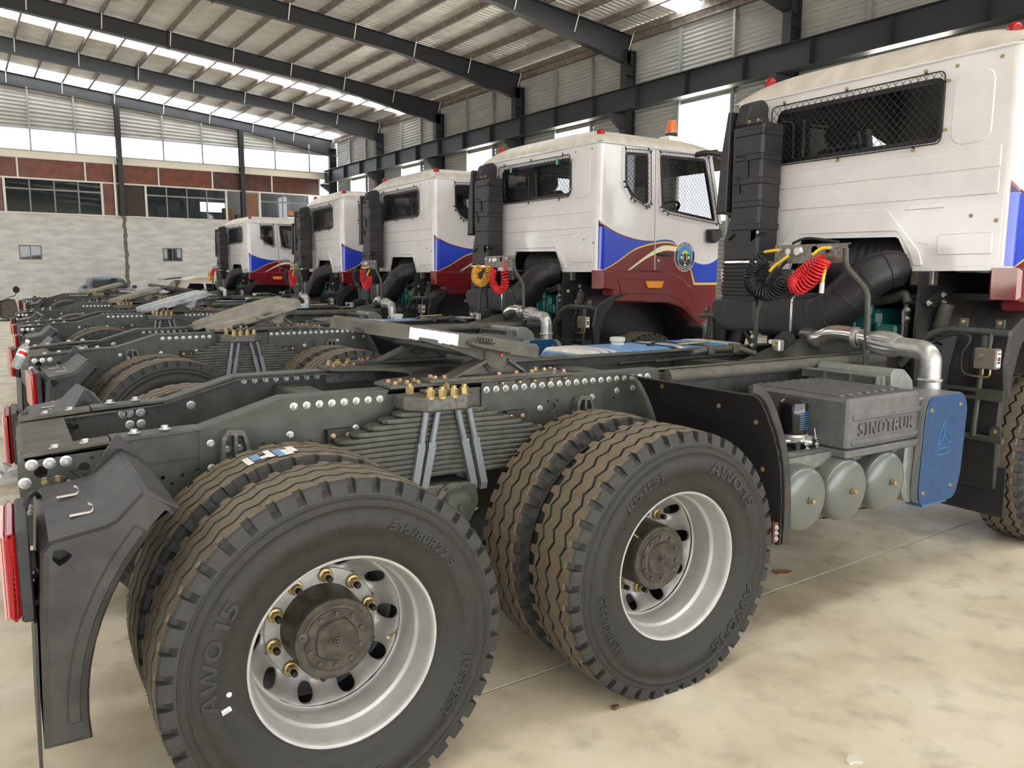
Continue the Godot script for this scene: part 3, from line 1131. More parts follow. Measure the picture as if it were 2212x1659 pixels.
func outer_wheel(truck: Node3D, x: float, s: float, spin: float, near: bool):
	var w := N(truck, "wheel", Vector3(x, .515, s * 1.09), Basis(Vector3.UP, 0.0 if s > 0 else PI) * Basis(Vector3(0, 0, 1), spin))
	P(w, "tyre", K.tyre, M.tyre_rubber)
	if near:
		P(w, "mould_hair", K.hair[0], M.black_rubber).set_meta("kind", "stuff")
		P(w, "tyre_lettering", K.letters, M.tyre_letter).set_meta("label", "raised black lettering on the side wall")
	P(w, "rim", K.rim, M.rim_silver)
	P(w, "wheel_disc", K.disc, M.disc_silver)
	P(w, "hub", K.hub, M.hub_iron)
	P(w, "hub_cap", K.cap, M.hub_iron)
	if not near: return
	P(w, "valve_stem", K.valve, M.gold_zinc, Vector3.ZERO, Basis(Vector3(0, 0, 1), -.25))
	for k in 10:
		var a := TAU * (k + .35) / 10
		P(w, "wheel_nut", K.wheel_nut, M.gold_zinc, Vector3(.1635 * cos(a), .1635 * sin(a), -.111))
		P(w, "wheel_stud", K.wheel_stud, M.black_stud, Vector3(.1635 * cos(a), .1635 * sin(a), -.111))
		if k != 4:
			a = TAU * (k + .0) / 10 + .26
			P(w, "cap_bolt", K.cap_bolt, M.hub_iron, Vector3(.0855 * cos(a), .0855 * sin(a), .024))
	if x == 0.0:
		var sa := deg_to_rad(190)
		var sb := Basis(Vector3(0, 0, 1), deg_to_rad(20))
		P(w, "tyre_sticker", K.sticker, M.white_plain, Vector3(.375 * cos(sa), .375 * sin(sa), .1545), sb)
		P(w, "sticker_bars", K.bars, M.black_plain, Vector3(.375 * cos(sa), .375 * sin(sa), .1545), sb).set_meta("kind", "stuff")
		var tg := MB.new()
		tg.lathe([Vector2(0, .1575), Vector2(.0075, .1575)], 14)
		P(w, "round_tag", tg, M.white_plain, Vector3(.352 * cos(sa - .12), .352 * sin(sa - .12), -.005))
	var pl := MB.new()
	pl.lathe([Vector2(0, .026), Vector2(.004, .026), Vector2(.005, .022), Vector2(.012, .0225), Vector2(.016, .021), Vector2(.0165, .018)], 20)
	P(w, "drain_plug", pl, M.hub_iron, Vector3(.106 * cos(2.9), .106 * sin(2.9), 0))
func inner_wheel(truck: Node3D, x: float, zt: float, spin: float, near: bool):
	var w := N(truck, "wheel", Vector3(x, .515, zt), Basis(Vector3.UP, PI if zt > 0 else 0.0) * Basis(Vector3(0, 0, 1), spin))
	P(w, "tyre", K.tyre, M.tyre_rubber)
	if near: P(w, "mould_hair", K.hair[1], M.black_rubber).set_meta("kind", "stuff")
	if near and x == 0.0: # torn rest of a paper band on the tread
		rng.seed = 5
		for k in 7:
			var m := MB.new()
			var a0 := .95 + spin * 0.0 + .045 * k
			m.lathe([Vector2(.5395, -.10 + rng.randf() * .05), Vector2(.5395, -.03 + rng.randf() * .06)], 4, a0, a0 + rng.randf_range(.03, .06))
			P(w, "torn_band", m, M.tank_blue if k % 3 == 1 else M.white_plain)
	P(w, "rim", K.rim, M.rim_silver)
	P(w, "wheel_disc", K.disc, M.disc_silver)

const RZ := Basis(Vector3(0, 0, 1), Vector3(0, 1, 0), Vector3(-1, 0, 0))   # outlines in (z, y), extruded to the rear
const RY := Basis(Vector3(1, 0, 0), Vector3(0, 0, -1), Vector3(0, 1, 0))   # outlines in (x, -z), extruded upwards
const BUP := Basis(Vector3(1, 0, 0), Vector3(0, 0, -1), Vector3(0, 1, 0))  # a bolt's axis turned upwards
const BBK := Basis(Vector3(0, 0, 1), Vector3(0, 1, 0), Vector3(-1, 0, 0))  # a bolt's axis turned to the rear
func bz(s: float) -> Basis:  # a bolt's axis turned outwards on side s
	return Basis() if s > 0 else Basis(Vector3.UP, PI)
func sorted2(a: float, b: float) -> Array:
	return [minf(a, b), maxf(a, b)]
func sprism(mb: MB, poly: PackedVector2Array, a: float, b: float, s: float, holes := [], bev := 0.0):
	# extruded between a and b on side s of the truck
	mb.prism(poly, minf(a * s, b * s), maxf(a * s, b * s), holes, bev)

func build_rail(t: Node3D, s: float):
	var r := N(t, "frame_rail")
	# web of the channel with its bolt holes
	var prof := V([-.80, .80, -.30, .80, .05, .86, 5.3, .86, 5.3, 1.165, .07, 1.165, -.24, 1.078, -.36, 1.068, -.78, 1.043, -.80, 1.03])
	var holes := []
	for h in [[-.737, .995, .020], [-.612, .995, .018], [-.587, 1.024, .007], [-.555, 1.027, .006], [-.371, 1.025, .007], [-.307, 1.026, .007], [-.254, 1.03, .006], [-.371, .926, .008], [-.305, .926, .007], [-.254, .938, .008], [-.34, .90, .007], [-.66, .955, .006], [-.62, .92, .006], [-.52, .95, .007], [-.46, .985, .006], [-.70, .90, .010]]:
		holes.append(circ(h[0], h[1], h[2], 12))
	var mb := MB.new()
	sprism(mb, prof, .407, .415, s, holes)
	P(r, "rail_web", mb, M.chassis)
	# top and bottom flanges
	var fl := MB.new()
	for seg in [[-.78, 1.043, -.36, 1.068], [-.36, 1.068, -.24, 1.078], [-.24, 1.078, .07, 1.165], [.07, 1.165, 5.3, 1.165]]:
		var a := Vector2(seg[0], seg[1])
		var b := Vector2(seg[2], seg[3])
		sprism(fl, PackedVector2Array([a - Vector2(0, .008), b - Vector2(0, .008), b, a]), .335, .415, s)
	sprism(fl, rect(.05, .86, 5.3, .868), .335, .408, s)
	sprism(fl, V([-.8, .80, -.3, .80, .05, .86, .05, .868, -.3, .808, -.8, .808]), .335, .408, s)
	P(r, "rail_flange", fl, M.chassis_dusty)
	# thick rear top strap and cover strap
	var st := MB.new()
	sprism(st, V([-.79, 1.046, -.53, 1.067, -.53, 1.081, -.79, 1.058]), .33, .422, s, [], .002)
	P(r, "top_strap", st, M.chassis_dusty)
	var cv := MB.new()
	sprism(cv, V([-.525, 1.068, -.24, 1.082, -.24, 1.092, -.525, 1.084]), .325, .430, s, [], .002)
	sprism(cv, V([-.525, .98, -.245, .99, -.245, 1.092, -.525, 1.083]), .416, .4205, s)
	P(r, "cover_strap", cv, M.chassis)
	# outer reinforcing plates
	var p1 := MB.new()
	var h1 := [circ(-.02, 1.01, .008), circ(.02, 1.005, .008), circ(.0, .985, .013), circ(.16, 1.0, .007)]
	sprism(p1, V([-.245, .91, .10, .88, .42, .94, .446, 1.056, .487, 1.172, .06, 1.172, -.245, 1.082]), .416, .4245, s, h1)
	sprism(p1, V([-.245, 1.078, .06, 1.168, .487, 1.168, .487, 1.178, .06, 1.178, -.245, 1.088]), .33, .428, s)
	P(r, "side_plate", p1, M.chassis)
	var p2 := MB.new()
	var h2 := [circ(1.30, 1.04, .017), circ(1.275, 1.065, .006), circ(1.325, 1.065, .006), circ(1.275, 1.012, .006), circ(1.325, 1.012, .006), circ(1.60, 1.0, .008), circ(1.66, 1.05, .007)]
	sprism(p2, V([.922, 1.0, 1.09, .995, 1.20, .925, 1.95, .90, 1.95, 1.172, .922, 1.172]), .416, .4245, s, h2)
	sprism(p2, rect(.922, 1.166, 1.95, 1.176), .34, .428, s)
	P(r, "side_plate", p2, M.chassis)
	var B := bz(s)
	for k in 8: P(r, "rail_bolt", K.bolt, M.zinc, Vector3(.10 + .05 * k, 1.142, .4245 * s), B)
	for k in 20: P(r, "rail_bolt", K.bolt, M.zinc, Vector3(.948 + .0487 * k, 1.1415, .4245 * s), B)
	for q in [[-.761, 1.022], [-.711, 1.022], [-.663, 1.023], [-.784, .964], [-.781, .875], [-.735, .855]]: P(r, "rail_bolt", K.bolt_nut, M.zinc, Vector3(q[0], q[1], .4155 * s), B)
	for q in [[-.206, 1.033], [-.207, .943], [.082, 1.034], [.345, 1.034], [.405, 1.034], [1.0, 1.0], [1.23, 1.036], [1.227, .949], [1.44, 1.01], [1.53, 1.065], [1.68, 1.085], [1.78, 1.09]]: P(r, "rail_bolt", K.bolt_head, M.zinc, Vector3(q[0], q[1], .4245 * s), B)
	for q in [[-.73, .963], [-.691, .964]]: P(r, "rail_bolt", K.bolt_head, M.gold_zinc, Vector3(q[0], q[1], .4155 * s), B)
	for q in [[-.69, 1.063], [-.60, 1.072], [-.45, 1.090], [-.35, 1.094]]: P(r, "strap_bolt", K.bolt_big, M.zinc, Vector3(q[0], q[1], .385 * s), BUP)
	# inner face bolts (seen on the far rail)
	var BI := bz(-s)
	for q in [[-.66, .985], [-.40, 1.035], [-.375, 1.035], [-.375, .985], [-.33, 1.035], [-.33, .985], [-.12, 1.05]]: P(r, "rail_bolt", K.bolt_nut, M.zinc, Vector3(q[0], q[1], .406 * s), BI)
	for k in 8: P(r, "rail_bolt", K.bolt_head, M.zinc, Vector3(.12 + .05 * k, 1.142, .406 * s), BI)
	# axle stop brackets: two arched pockets over a foot
	for bx in [-.13, 1.455]:
		var a := MB.new()
		var pk := func(x0): return V([x0 - .012, .005, x0 + .026, .005, x0 + .030, .06, x0 + .018, .098, x0 - .002, .098, x0 - .012, .085])
		a.t = Transform3D(Basis(), Vector3(bx, .965, 0))
		sprism(a, V([-.052, -.02, .055, -.03, .052, .06, .036, .112, -.026, .118, -.045, .09]), .43, .475, s, [V([-.036, .02, -.004, .012, -.004, .098, -.022, .1, -.034, .078]), V([.008, .01, .042, .004, .036, .06, .026, .094, .008, .098])], .004)
		a.t = Transform3D()
		sprism(a, V([bx - .055, .925, bx + .055, .915, bx + .055, .945, bx - .055, .955]), .425, .53, s, [], .005)
		sprism(a, V([bx - .05, .95, bx + .05, .94, bx + .04, 1.07, bx - .04, 1.075]), .4245, .430, s)
		P(r, "stop_bracket", a, M.casting)
		for dx in [-.022, .024]: P(r, "rail_bolt", K.bolt_head, M.zinc, Vector3(bx + dx, 1.005, .4305 * s), B)
		for dx in [-.022, .026]: P(r, "stop_bolt", K.gold, M.gold_zinc, Vector3(bx + dx, .95, .505 * s), BUP)
	# rubber blocks
	for bx in [.217, 1.03]:
		var rb := MB.new()
		sprism(rb, rect(bx, .945, bx + .105, 1.043), .4245, .462, s, [], .004)
		P(r, "rubber_block", rb, M.black_rubber)
		for dx in [.022, .083]: P(r, "block_bolt", K.bolt_small, M.gold_zinc, Vector3(bx + dx, 1.018, .462 * s), B)
	# bracket tube to the mudguard
	var br := MB.new()
	br.t = Transform3D(Basis(), Vector3(-.71, .935, .415 * s))
	sprism(br, rrect(-.04, -.035, .045, .04, .012), 0, .01, s, [], .002)
	br.t = Transform3D()
	br.tube([Vector3(-.71, .93, .42 * s), Vector3(-.71, .93, .95 * s)], .028, 16)
	br.tube([Vector3(-.71, .93, .42 * s), Vector3(-.71, .93, .50 * s)], .034, 16)
	P(r, "fender_tube", br, M.chassis)
	if s > 0:
		var cb := MB.new()
		cb.tube(curve([Vector3(-.655, .99, .40), Vector3(-.63, .98, .44), Vector3(-.615, .95, .45), Vector3(-.61, .9, .43), Vector3(-.61, .82, .42)]), .0075, 8)
		P(r, "cable", cb, M.black_rubber)

func build_crossmembers(t: Node3D):
	# bent plate closing the rear of the frame
	var c := N(t, "rear_crossmember")
	var mb := MB.new()
	mb.prism(V([-.80, .79, -.792, .79, -.792, 1.01, -.775, 1.032, -.63, 1.046, -.63, 1.054, -.78, 1.041, -.80, 1.012]), -.405, .405)
	P(c, "closing_plate", mb, M.chassis_dusty)
	for z in [-.25, -.15, .12, .22]:
		var sl := MB.new()
		sl.box(Vector3(-.8015, .93, z), Vector3(.002, .05, .02))
		P(c, "slot", sl, M.black_plain)
	for x in [.32, 1.9, 2.9]:
		var m := MB.new()
		m.box(Vector3(x, 1.01, 0), Vector3(.14, .22, .80), .01)
		P(t, "crossmember", m, M.chassis)
	# joint plates on the inner faces with a cable
	var cb := MB.new()
	cb.tube(curve([Vector3(-.58, 1.0, -.40), Vector3(-.62, .98, -.36), Vector3(-.70, .90, -.31), Vector3(-.75, .85, -.28)]), .011, 8)
	P(t, "loom", cb, M.black_rubber)

func build_spring(t: Node3D, s: float):
	var n := N(t, "leaf_spring")
	for k in 13:
		var hl := minf(.205 + .0605 * k, .66)
		var y := 1.088 - .0208 * k
		var pts_top := []
		var pts_bot := []
		var rings := []
		var e := .045 if k < 10 else .02
		for x in [-hl, -hl + e * .4, -hl + e, -hl * .5, 0.0, hl * .5, hl - e, hl - e * .4, hl]:
			var tip: float = 1.0 if absf(x) < hl - e * .9 else (.82 if absf(x) < hl - .001 else .45)
			var th := .0098 * (1.0 if tip > .9 else (.85 if tip > .6 else .45))
			var yy: float = y - .012 * (x / .6) * (x / .6) - .015 * x
			var w := .045 * tip
			var zc := .515 * s
			rings.append([Vector3(.675 + x, yy - th, zc - w), Vector3(.675 + x, yy - th * .4, zc - w - .004 * tip), Vector3(.675 + x, yy + th * .4, zc - w - .004 * tip), Vector3(.675 + x, yy + th, zc - w), Vector3(.675 + x, yy + th, zc + w), Vector3(.675 + x, yy + th * .4, zc + w + .004 * tip), Vector3(.675 + x, yy - th * .4, zc + w + .004 * tip), Vector3(.675 + x, yy - th, zc + w)])
		var mb := MB.new()
		mb.flat()
		for i in rings.size() - 1:
			for j in 8:
				var l := (j + 1) % 8
				mb.quad(rings[i][j], rings[i][l], rings[i + 1][l], rings[i + 1][j])
		for ee in [0, rings.size() - 1]:
			var g: Array = rings[ee]
			for j in range(1, 7): mb.tri(g[0], g[j], g[j + 1])
		P(n, "spring_leaf", mb, M.spring_paint)
	# spring seat: cast block with chamfered corners on a spacer
	var se := MB.new()
	se.t = Transform3D(RY, Vector3(.665, 0, 0))
	var ol := V([-.155, -.40 * s, -.155, -.52 * s, -.085, -.60 * s, .09, -.60 * s, .155, -.55 * s, .158, -.42 * s, .10, -.39 * s, -.10, -.39 * s])
	se.prism(ol, 1.098, 1.158, [], .008)
	P(n, "spring_seat", se, M.casting)
	var se2 := MB.new()
	se2.t = Transform3D(RY, Vector3(.665, 0, 0))
	se2.prism(V([-.045, -.43 * s, -.055, -.5 * s, -.02, -.555 * s, .03, -.555 * s, .06, -.5 * s, .05, -.43 * s]), 1.157, 1.172, [], .006)
	P(n, "seat_boss", se2, M.casting)
	var sp := MB.new()
	sp.box(Vector3(.675, 1.092, .515 * s), Vector3(.30, .012, .10), .003)
	P(n, "spacer_plate", sp, M.spring_paint)
	for q in [[.596, .585], [.645, .592], [.70, .588], [.76, .565], [.745, .43], [.575, .44]]:
		P(n, "spring_nut", K.spring_nut, M.gold_zinc, Vector3(q[0], 1.152, q[1] * s), BUP * Basis(Vector3(0, 0, 1), q[0] * 20.0))
	for q in [[.584, .523], [.635, .566], [.723, .795], [.776, .843]]:
		for zz in [.575, .455]:
			var a := Vector3(q[0], 1.10, zz * s)
			var b: Vector3 = Vector3(q[1], .78, zz * s)
			var d := a.lerp(b, .45)
			var mb := MB.new()
			mb.tube([a, d], .0135, 12)
			# lower half is flattened
			var w := Vector3(.0155, 0, 0)
			var dz := Vector3(0, 0, .011)
			var rr := []
			for p in [d + Vector3(0, .02, 0), d, b, b + Vector3(0, -.03, -.01 * s)]: rr.append([p - w - dz, p + w - dz, p + w + dz, p - w + dz])
			mb.flat()
			for i in 3:
				for j in 4: mb.quad(rr[i][j], rr[i][(j + 1) % 4], rr[i + 1][(j + 1) % 4], rr[i + 1][j])
			P(n, "u_bolt", mb, M.u_bolt_paint)
	# trunnion
	var tr := N(t, "trunnion_hub")
	var hb := MB.new()
	sprism(hb, rounded(V([.56, .80, .80, .79, .82, .70, .76, .60, .60, .60, .55, .70]), .03), .44, .59, s, [], .008)
	P(tr, "hub_housing", hb, M.spring_paint)
	var cp := MB.new()
	cp.t = Transform3D(bz(s), Vector3(.69, .715, .59 * s))
	cp.lathe([Vector2(.088, -.01), Vector2(.088, .014), Vector2(.08, .02), Vector2(.066, .022), Vector2(.064, .05), Vector2(.055, .062), Vector2(.03, .066), Vector2(.014, .067), Vector2(.012, .075), Vector2(0, .075)], 36)
	P(tr, "hub_cover", cp, M.spring_paint)
	for k in 6: P(tr, "cover_bolt", K.bolt_small, M.spring_paint, Vector3(.69 + .077 * cos(k * TAU / 6), .715 + .077 * sin(k * TAU / 6), .608 * s), bz(s))

func build_axles(t: Node3D):
	for x in [0.0, 1.35]:
		var mb := MB.new()
		mb.tube([Vector3(x, .515, -.95), Vector3(x, .515, -.35), Vector3(x, .515, 0), Vector3(x, .515, .35), Vector3(x, .515, .95)], [.085, .09, .2, .09, .085], 16)
		P(t, "axle", mb, M.chassis)
		for s in [-1, 1]:
			var d := MB.new()
			d.t = Transform3D(bz(s), Vector3(x, .515, s * .62))
			d.lathe([Vector2(.2, -.1), Vector2(.215, -.09), Vector2(.215, .28), Vector2(.13, .3)], 28)
			P(t, "brake_drum", d, M.chassis)
	var fx := MB.new()
	fx.tube([Vector3(4.66, .5, -.9), Vector3(4.66, .44, 0), Vector3(4.66, .5, .9)], .07, 10)
	P(t, "axle", fx, M.chassis)

func build_fifth_wheel(t: Node3D, tilt: float, m: Material):
	var f := N(t, "fifth_wheel")
	# base plate with cut-outs, in plan (x, -z)
	var bp := MB.new()
	bp.t = Transform3D(RY, Vector3.ZERO)
	var cut := circ(.50, 0, .27, 24)
	var pl := PackedVector2Array()
	for p in [[.49, .44], [.49, .27]]: pl.append(Vector2(p[0], p[1]))
	for k in 13:
		var a := PI * .5 - PI * k / 12.0
		pl.append(Vector2(.55 + .22 * cos(a), .22 * sin(a)))
	for p in [[.49, -.27], [.49, -.44], [1.40, -.44], [1.40, -.26], [1.28, -.24], [1.28, .24], [1.40, .26], [1.40, .44]]: pl.append(Vector2(p[0], p[1]))
	bp.prism(pl, 1.179, 1.193, [rrect(.95, -.18, 1.08, -.02, .03), rrect(.95, .02, 1.08, .18, .03), rrect(1.13, -.16, 1.22, .16, .03)], .002)
	P(f, "base_plate", bp, M.chassis_dusty)
	for s in [-1.0, 1.0]:
		var b2 := MB.new()
		b2.t = Transform3D(RY, Vector3.ZERO)
		b2.prism(rounded(V([.665, -.35 * s, .66, -.455 * s, 1.27, -.455 * s, 1.33, -.40 * s, 1.33, -.35 * s]), .012), 1.193, 1.207, [], .002)
		P(f, "mount_plate", b2, M.chassis_dusty)
		for q in [[.53, .40], [.58, .40], [.53, .33], [.58, .33], [.63, .41], [.64, .345], [.70, .42], [.745, .42], [.70, .375], [1.0, .443], [1.09, .443], [1.17, .443], [1.22, .40], [1.26, .41], [1.24, .37], [1.37, .41], [1.30, .38], [1.36, .35], [1.30, .425], [1.37, .30]]:
			var top := 1.207 if q[0] > .66 and q[0] < 1.3 and q[1] > .36 else 1.193
			P(f, "mount_bolt", K.gold, M.copper_zinc if int(q[0] * 100) % 3 else M.gold_zinc, Vector3(q[0], top, q[1] * s), BUP * Basis(Vector3(0, 0, 1), q[0] * 9.0))
		for x in [1.02, 1.11, 1.19, 1.28, 1.36]: P(f, "under_nut", K.gold, M.gold_zinc, Vector3(x, 1.176, .437 * s), Basis(Vector3(1, 0, 0), PI / 2))
		# pedestal
		var pd := MB.new()
		sprism(pd, V([.79, 1.207, 1.16, 1.207, 1.07, 1.265, 1.02, 1.275, .97, 1.27]), .37, .385, s, [], .001)
		sprism(pd, V([.78, 1.207, .80, 1.207, .985, 1.275, .97, 1.285]), .33, .43, s)
		sprism(pd, V([1.15, 1.207, 1.165, 1.207, 1.07, 1.272, 1.06, 1.264]), .33, .42, s)
		P(f, "pedestal", pd, M.chassis_dusty)
	# tilting top: local to its pin
	var R := Basis(Vector3(0, 0, 1), tilt)
	var at := Vector3(1.0, 1.285, 0)
	var tp := MB.new()
	tp.t = Transform3D(RY, Vector3.ZERO)
	var ol := []
	for s in [1.0, -1.0]:
		var h := [[.27, .30 * s], [.235, .41 * s], [.16, .44 * s], [-.08, .44 * s], [-.20, .42 * s], [-.40, .36 * s], [-.505, .29 * s], [-.53, .24 * s], [-.53, .19 * s], [-.505, .15 * s], [-.33, .09 * s], [-.12, .045 * s], [.0, .045 * s], [.04, .02 * s]]
		if s < 0: h.reverse()
		for q in h: ol.append(Vector2(q[0], q[1]))
	var po := PackedVector2Array(ol)
	po = rounded(po, .03, 2)
	var inn := MB.grown(MB.ccw(po), -.016)
	tp.side(MB.ccw(po), .018, .064)
	tp.side(MB.ccw(po), .064, .08, .016)
	tp.cap(inn, .08, true)
	tp.cap(po, .018, false)
	P(f, "top_plate", tp, m, at, R)
	# skirt, ribs and jaws under the top
	var sk := MB.new()
	for s in [-1.0, 1.0]:
		sprism(sk, V([-.36, .036, .2, .036, .2, .0, .06, -.03, -.05, -.03, -.2, .0, -.36, .02]), .36, .40, s, [], .004)
		sprism(sk, V([-.45, .036, .1, .036, .1, .0, -.40, .016]), .10, .13, s)
	sk.box(Vector3(.05, .005, 0), Vector3(.22, .06, .3), .01)
	sk.box(Vector3(-.12, .01, 0), Vector3(.05, .05, .72), .008)
	P(f, "under_frame", sk, M.chassis, at, R)
	for s in [-1.0, 1.0]:
		var pin := MB.new()
		pin.t = Transform3D(bz(s), Vector3(0, 0, .40 * s))
		pin.lathe([Vector2(.055, -.05), Vector2(.055, .02), Vector2(.05, .025), Vector2(.018, .026), Vector2(.012, .03), Vector2(0, .03)], 28)
		pin.t = Transform3D()
		sprism(pin, V([-.13, .05, .1, .05, .085, .0, .05, -.06, -.01, -.07, -.06, -.03]), .385, .405, s, [], .003)
		P(f, "pivot_bracket", pin, m if m != M.fifth_silver else M.fifth_silver, at, R)
	var dot := MB.new()
	dot.lathe([Vector2(.006, .0), Vector2(.006, .003), Vector2(0, .003)], 12)
	P(f, "paint_dot", dot, M.hose_red, at + R * Vector3(.02, .01, .43))
	if tilt < -.16:
		var bp2 := MB.new()
		bp2.smooth()
		for k in 6:
			var p := func(i): return Vector3(lerpf(-.40, -.20, i / 6.0), 0, lerpf(.3605, .4215, i / 6.0) + .0035)
			bp2.quad(p.call(k) + Vector3(0, .026, 0), p.call(k) + Vector3(0, .072, -.004), p.call(k + 1) + Vector3(0, .070, -.004), p.call(k + 1) + Vector3(0, .022, 0))
		P(f, "bare_metal_patch", bp2, M.bare_metal, at, R)
	# release handle
	var hd := MB.new()
	hd.tube(bent([Vector3(-.16, .045, .40), Vector3(-.155, .04, .47), Vector3(-.13, .035, .49), Vector3(.02, .03, .49), Vector3(.03, .025, .455), Vector3(-.10, .03, .455), Vector3(-.14, .035, .44), Vector3(-.13, .035, .40)], .018), .009, 8)
	P(f, "release_handle", hd, m, at, R)
	var sprg := MB.new()
	var cp := []
	for i in 61: cp.append(Vector3(-.13 + .08 * i / 60.0, .062 + .011 * sin(i * TAU / 10), .465 + .011 * cos(i * TAU / 10)))
	sprg.tube(cp, .0035, 5)
	P(f, "handle_spring", sprg, m, at, R)

func build_fender(t: Node3D, s: float):
	var f := N(t, "rear_mudguard")
	var o := [Vector2(-.79, .45), Vector2(-.778, .78), Vector2(-.765, .96), Vector2(-.745, .985), Vector2(-.62, 1.005), Vector2(-.595, 1.015), Vector2(-.525, 1.085), Vector2(-.452, 1.03)]
	for k in 11:
		var a := lerpf(2.30, 3.24, k / 10.0)
		o.append(Vector2(.685 * cos(a), .515 + .685 * sin(a)))
	var mb := MB.new()
	var hole := circ(-.725, .952, .0, 3)
	var hp := PackedVector2Array()
	for k in 14: hp.append(Vector2(-.722, .947) + Vector2(cos(TAU * k / 14), sin(TAU * k / 14)) * (.019 if k % 5 else .024))
	var poly := MB.ccw(PackedVector2Array(o))
	# body: outer face set in behind a rounded edge
	var z0 := .60
	var z1 := 1.20
	if s > 0:
		var inn := MB.grown(poly, -.018)
		mb.side(poly, z0, z1 - .02)
		mb.side(poly, z1 - .02, z1 - .006, .006)
		mb.side(MB.grown(poly, -.006), z1 - .006, z1, .012)
		mb.cap(inn, z1, true, [hp])
		mb.cap(poly, z0, false)
		mb.side(MB.ccw(hp), z1 - .05, z1, 0, false)
		mb.cap(MB.ccw(hp), z1 - .05, true)
	else:
		mb.prism(poly, -z1, -z0)
	P(f, "guard_shell", mb, M.fender_plastic)
	# raised rib along the arch and the upstand of the ridge
	var rb := MB.new()
	var rp := PackedVector2Array()
	for k in 11: rp.append(Vector2(.705 * cos(lerpf(2.42, 3.15, k / 10.0)), .515 + .705 * sin(lerpf(2.42, 3.15, k / 10.0))))
	for k in 11: rp.append(Vector2(.735 * cos(lerpf(3.15, 2.42, k / 10.0)), .515 + .735 * sin(lerpf(3.15, 2.42, k / 10.0))))
	sprism(rb, rp, 1.198, 1.208, s, [], .004)
	P(f, "arch_rib", rb, M.fender_plastic)
	var up := MB.new()
	sprism(up, V([-.60, 1.012, -.525, 1.085, -.452, 1.03, -.448, 1.036, -.515, 1.125, -.53, 1.128]), .585, .60, s)
	sprism(up, V([-.53, 1.083, -.515, 1.083, -.445, 1.03, -.445, 1.022, -.53, 1.075]), .58, 1.195, s, [], .002)
	P(f, "ridge_flange", up, M.fender_plastic)
	for q in [[-.685, .80], [-.665, 1.02]]:
		var c := MB.new()
		var pa := []
		for k in 9: pa.append(Vector3(q[0] + .02 + .012 * cos(-PI / 2 + PI * k / 8.0), 1.012 + .012 * sin(-PI / 2 + PI * k / 8.0) + .002, q[1] * s))
		pa.push_front(Vector3(q[0] - .025, .999, q[1] * s))
		var rings := []
		for p in pa: rings.append([p + Vector3(0, .0012, -.009), p + Vector3(0, .0012, .009), p + Vector3(0, -.0012, .009), p + Vector3(0, -.0012, -.009)])
		c.loft(rings)
		P(f, "hose_clip", c, M.clip_white)
	# hanging flap
	var fp := MB.new()
	sprism(fp, V([-.805, .36, -.797, .36, -.783, .78, -.79, .78]), .62, 1.17, s)
	P(f, "rubber_flap", fp, M.fender_plastic)

func build_tail_light(t: Node3D, s: float, lens: Material):
	var l := N(t, "tail_light")
	var b := MB.new()
	sprism(b, rrect(-.815, .775, -.785, 1.012, .01), .80, 1.145, s, [], .004)
	P(l, "lamp_housing", b, M.black_plastic)
	var e := MB.new()
	sprism(e, rrect(-.838, .782, -.815, 1.006, .012), .803, 1.142, s, [], .006)
	P(l, "red_lens", e, M.lens_red)
	var g := MB.new()
	sprism(g, rrect(-.85, .786, -.838, 1.002, .006), .81, 1.135, s, [], .004)
	P(l, "lens_cover", g, lens)
	var k := MB.new()
	sprism(k, V([-.79, .90, -.775, .90, -.755, .875, -.755, .835, -.775, .80, -.79, .80, -.79, .81, -.777, .815, -.765, .84, -.765, .87, -.777, .89, -.79, .89]), .95, 1.10, s)
	sprism(k, rect(-.79, .84, -.74, .85), 1.0, 1.01, s)
	P(l, "lamp_bracket", k, M.black_plastic)
	var cb := MB.new()
	cb.tube(curve([Vector3(-.79, 1.0, .9 * s), Vector3(-.78, 1.02, .85 * s), Vector3(-.76, 1.0, .72 * s), Vector3(-.74, .93, .6 * s), Vector3(-.72, .86, .45 * s)]), .008, 8)
	P(l, "lamp_cable", cb, M.black_rubber)

func build_wheel_guard(t: Node3D, s: float):
	# curved black panel in front of the drive wheels
	var g := N(t, "wheel_guard")
	var c := curve([Vector2(1.70, 1.165), Vector2(1.797, 1.14), Vector2(1.882, 1.018), Vector2(1.941, .88), Vector2(1.969, .742), Vector2(1.978, .60), Vector2(1.975, .48)], 4)
	var po := PackedVector2Array()
	for p in c: po.append(p)
	for i in range(c.size() - 1, -1, -1): po.append(c[i] + Vector2(-.007, -.003))
	var mb := MB.new()
	sprism(mb, po, .45, 1.19, s)
	P(g, "guard_panel", mb, M.flap_black)
	var sp := PackedVector2Array()
	for i in range(2, c.size()):
		sp.append(c[i] + Vector2(.004, .002))
	for i in range(c.size() - 1, 1, -1):
		var a: Vector2 = c[maxi(i - 1, 0)]
		var b: Vector2 = c[mini(i + 1, c.size() - 1)]
		var n := (b - a).normalized().orthogonal()
		sp.append(c[i] + n * (-.045 if n.x < 0 else .045))
	var st := MB.new()
	sprism(st, sp, 1.186, 1.204, s, [], .004)
	P(g, "edge_strip", st, M.fender_plastic)
	for q in [[1.83, 1.07, .95], [1.875, 1.02, 1.12], [1.955, .80, 1.1], [1.93, .90, .75], [1.80, 1.12, .62]]:
		P(g, "guard_bolt", K.bolt_small, M.gold_zinc, Vector3(q[0] - .006, q[1], q[2] * s), BBK)
	var hg := MB.new()
	sprism(hg, rect(1.935, .49, 1.968, .58), 1.15, 1.186, s, [], .003)
	P(g, "hinge_plate", hg, M.rust_red)
	for y in [.51, .535, .56]: P(g, "hinge_bolt", K.bolt_small, M.zinc, Vector3(1.95, y, 1.187 * s), bz(s))

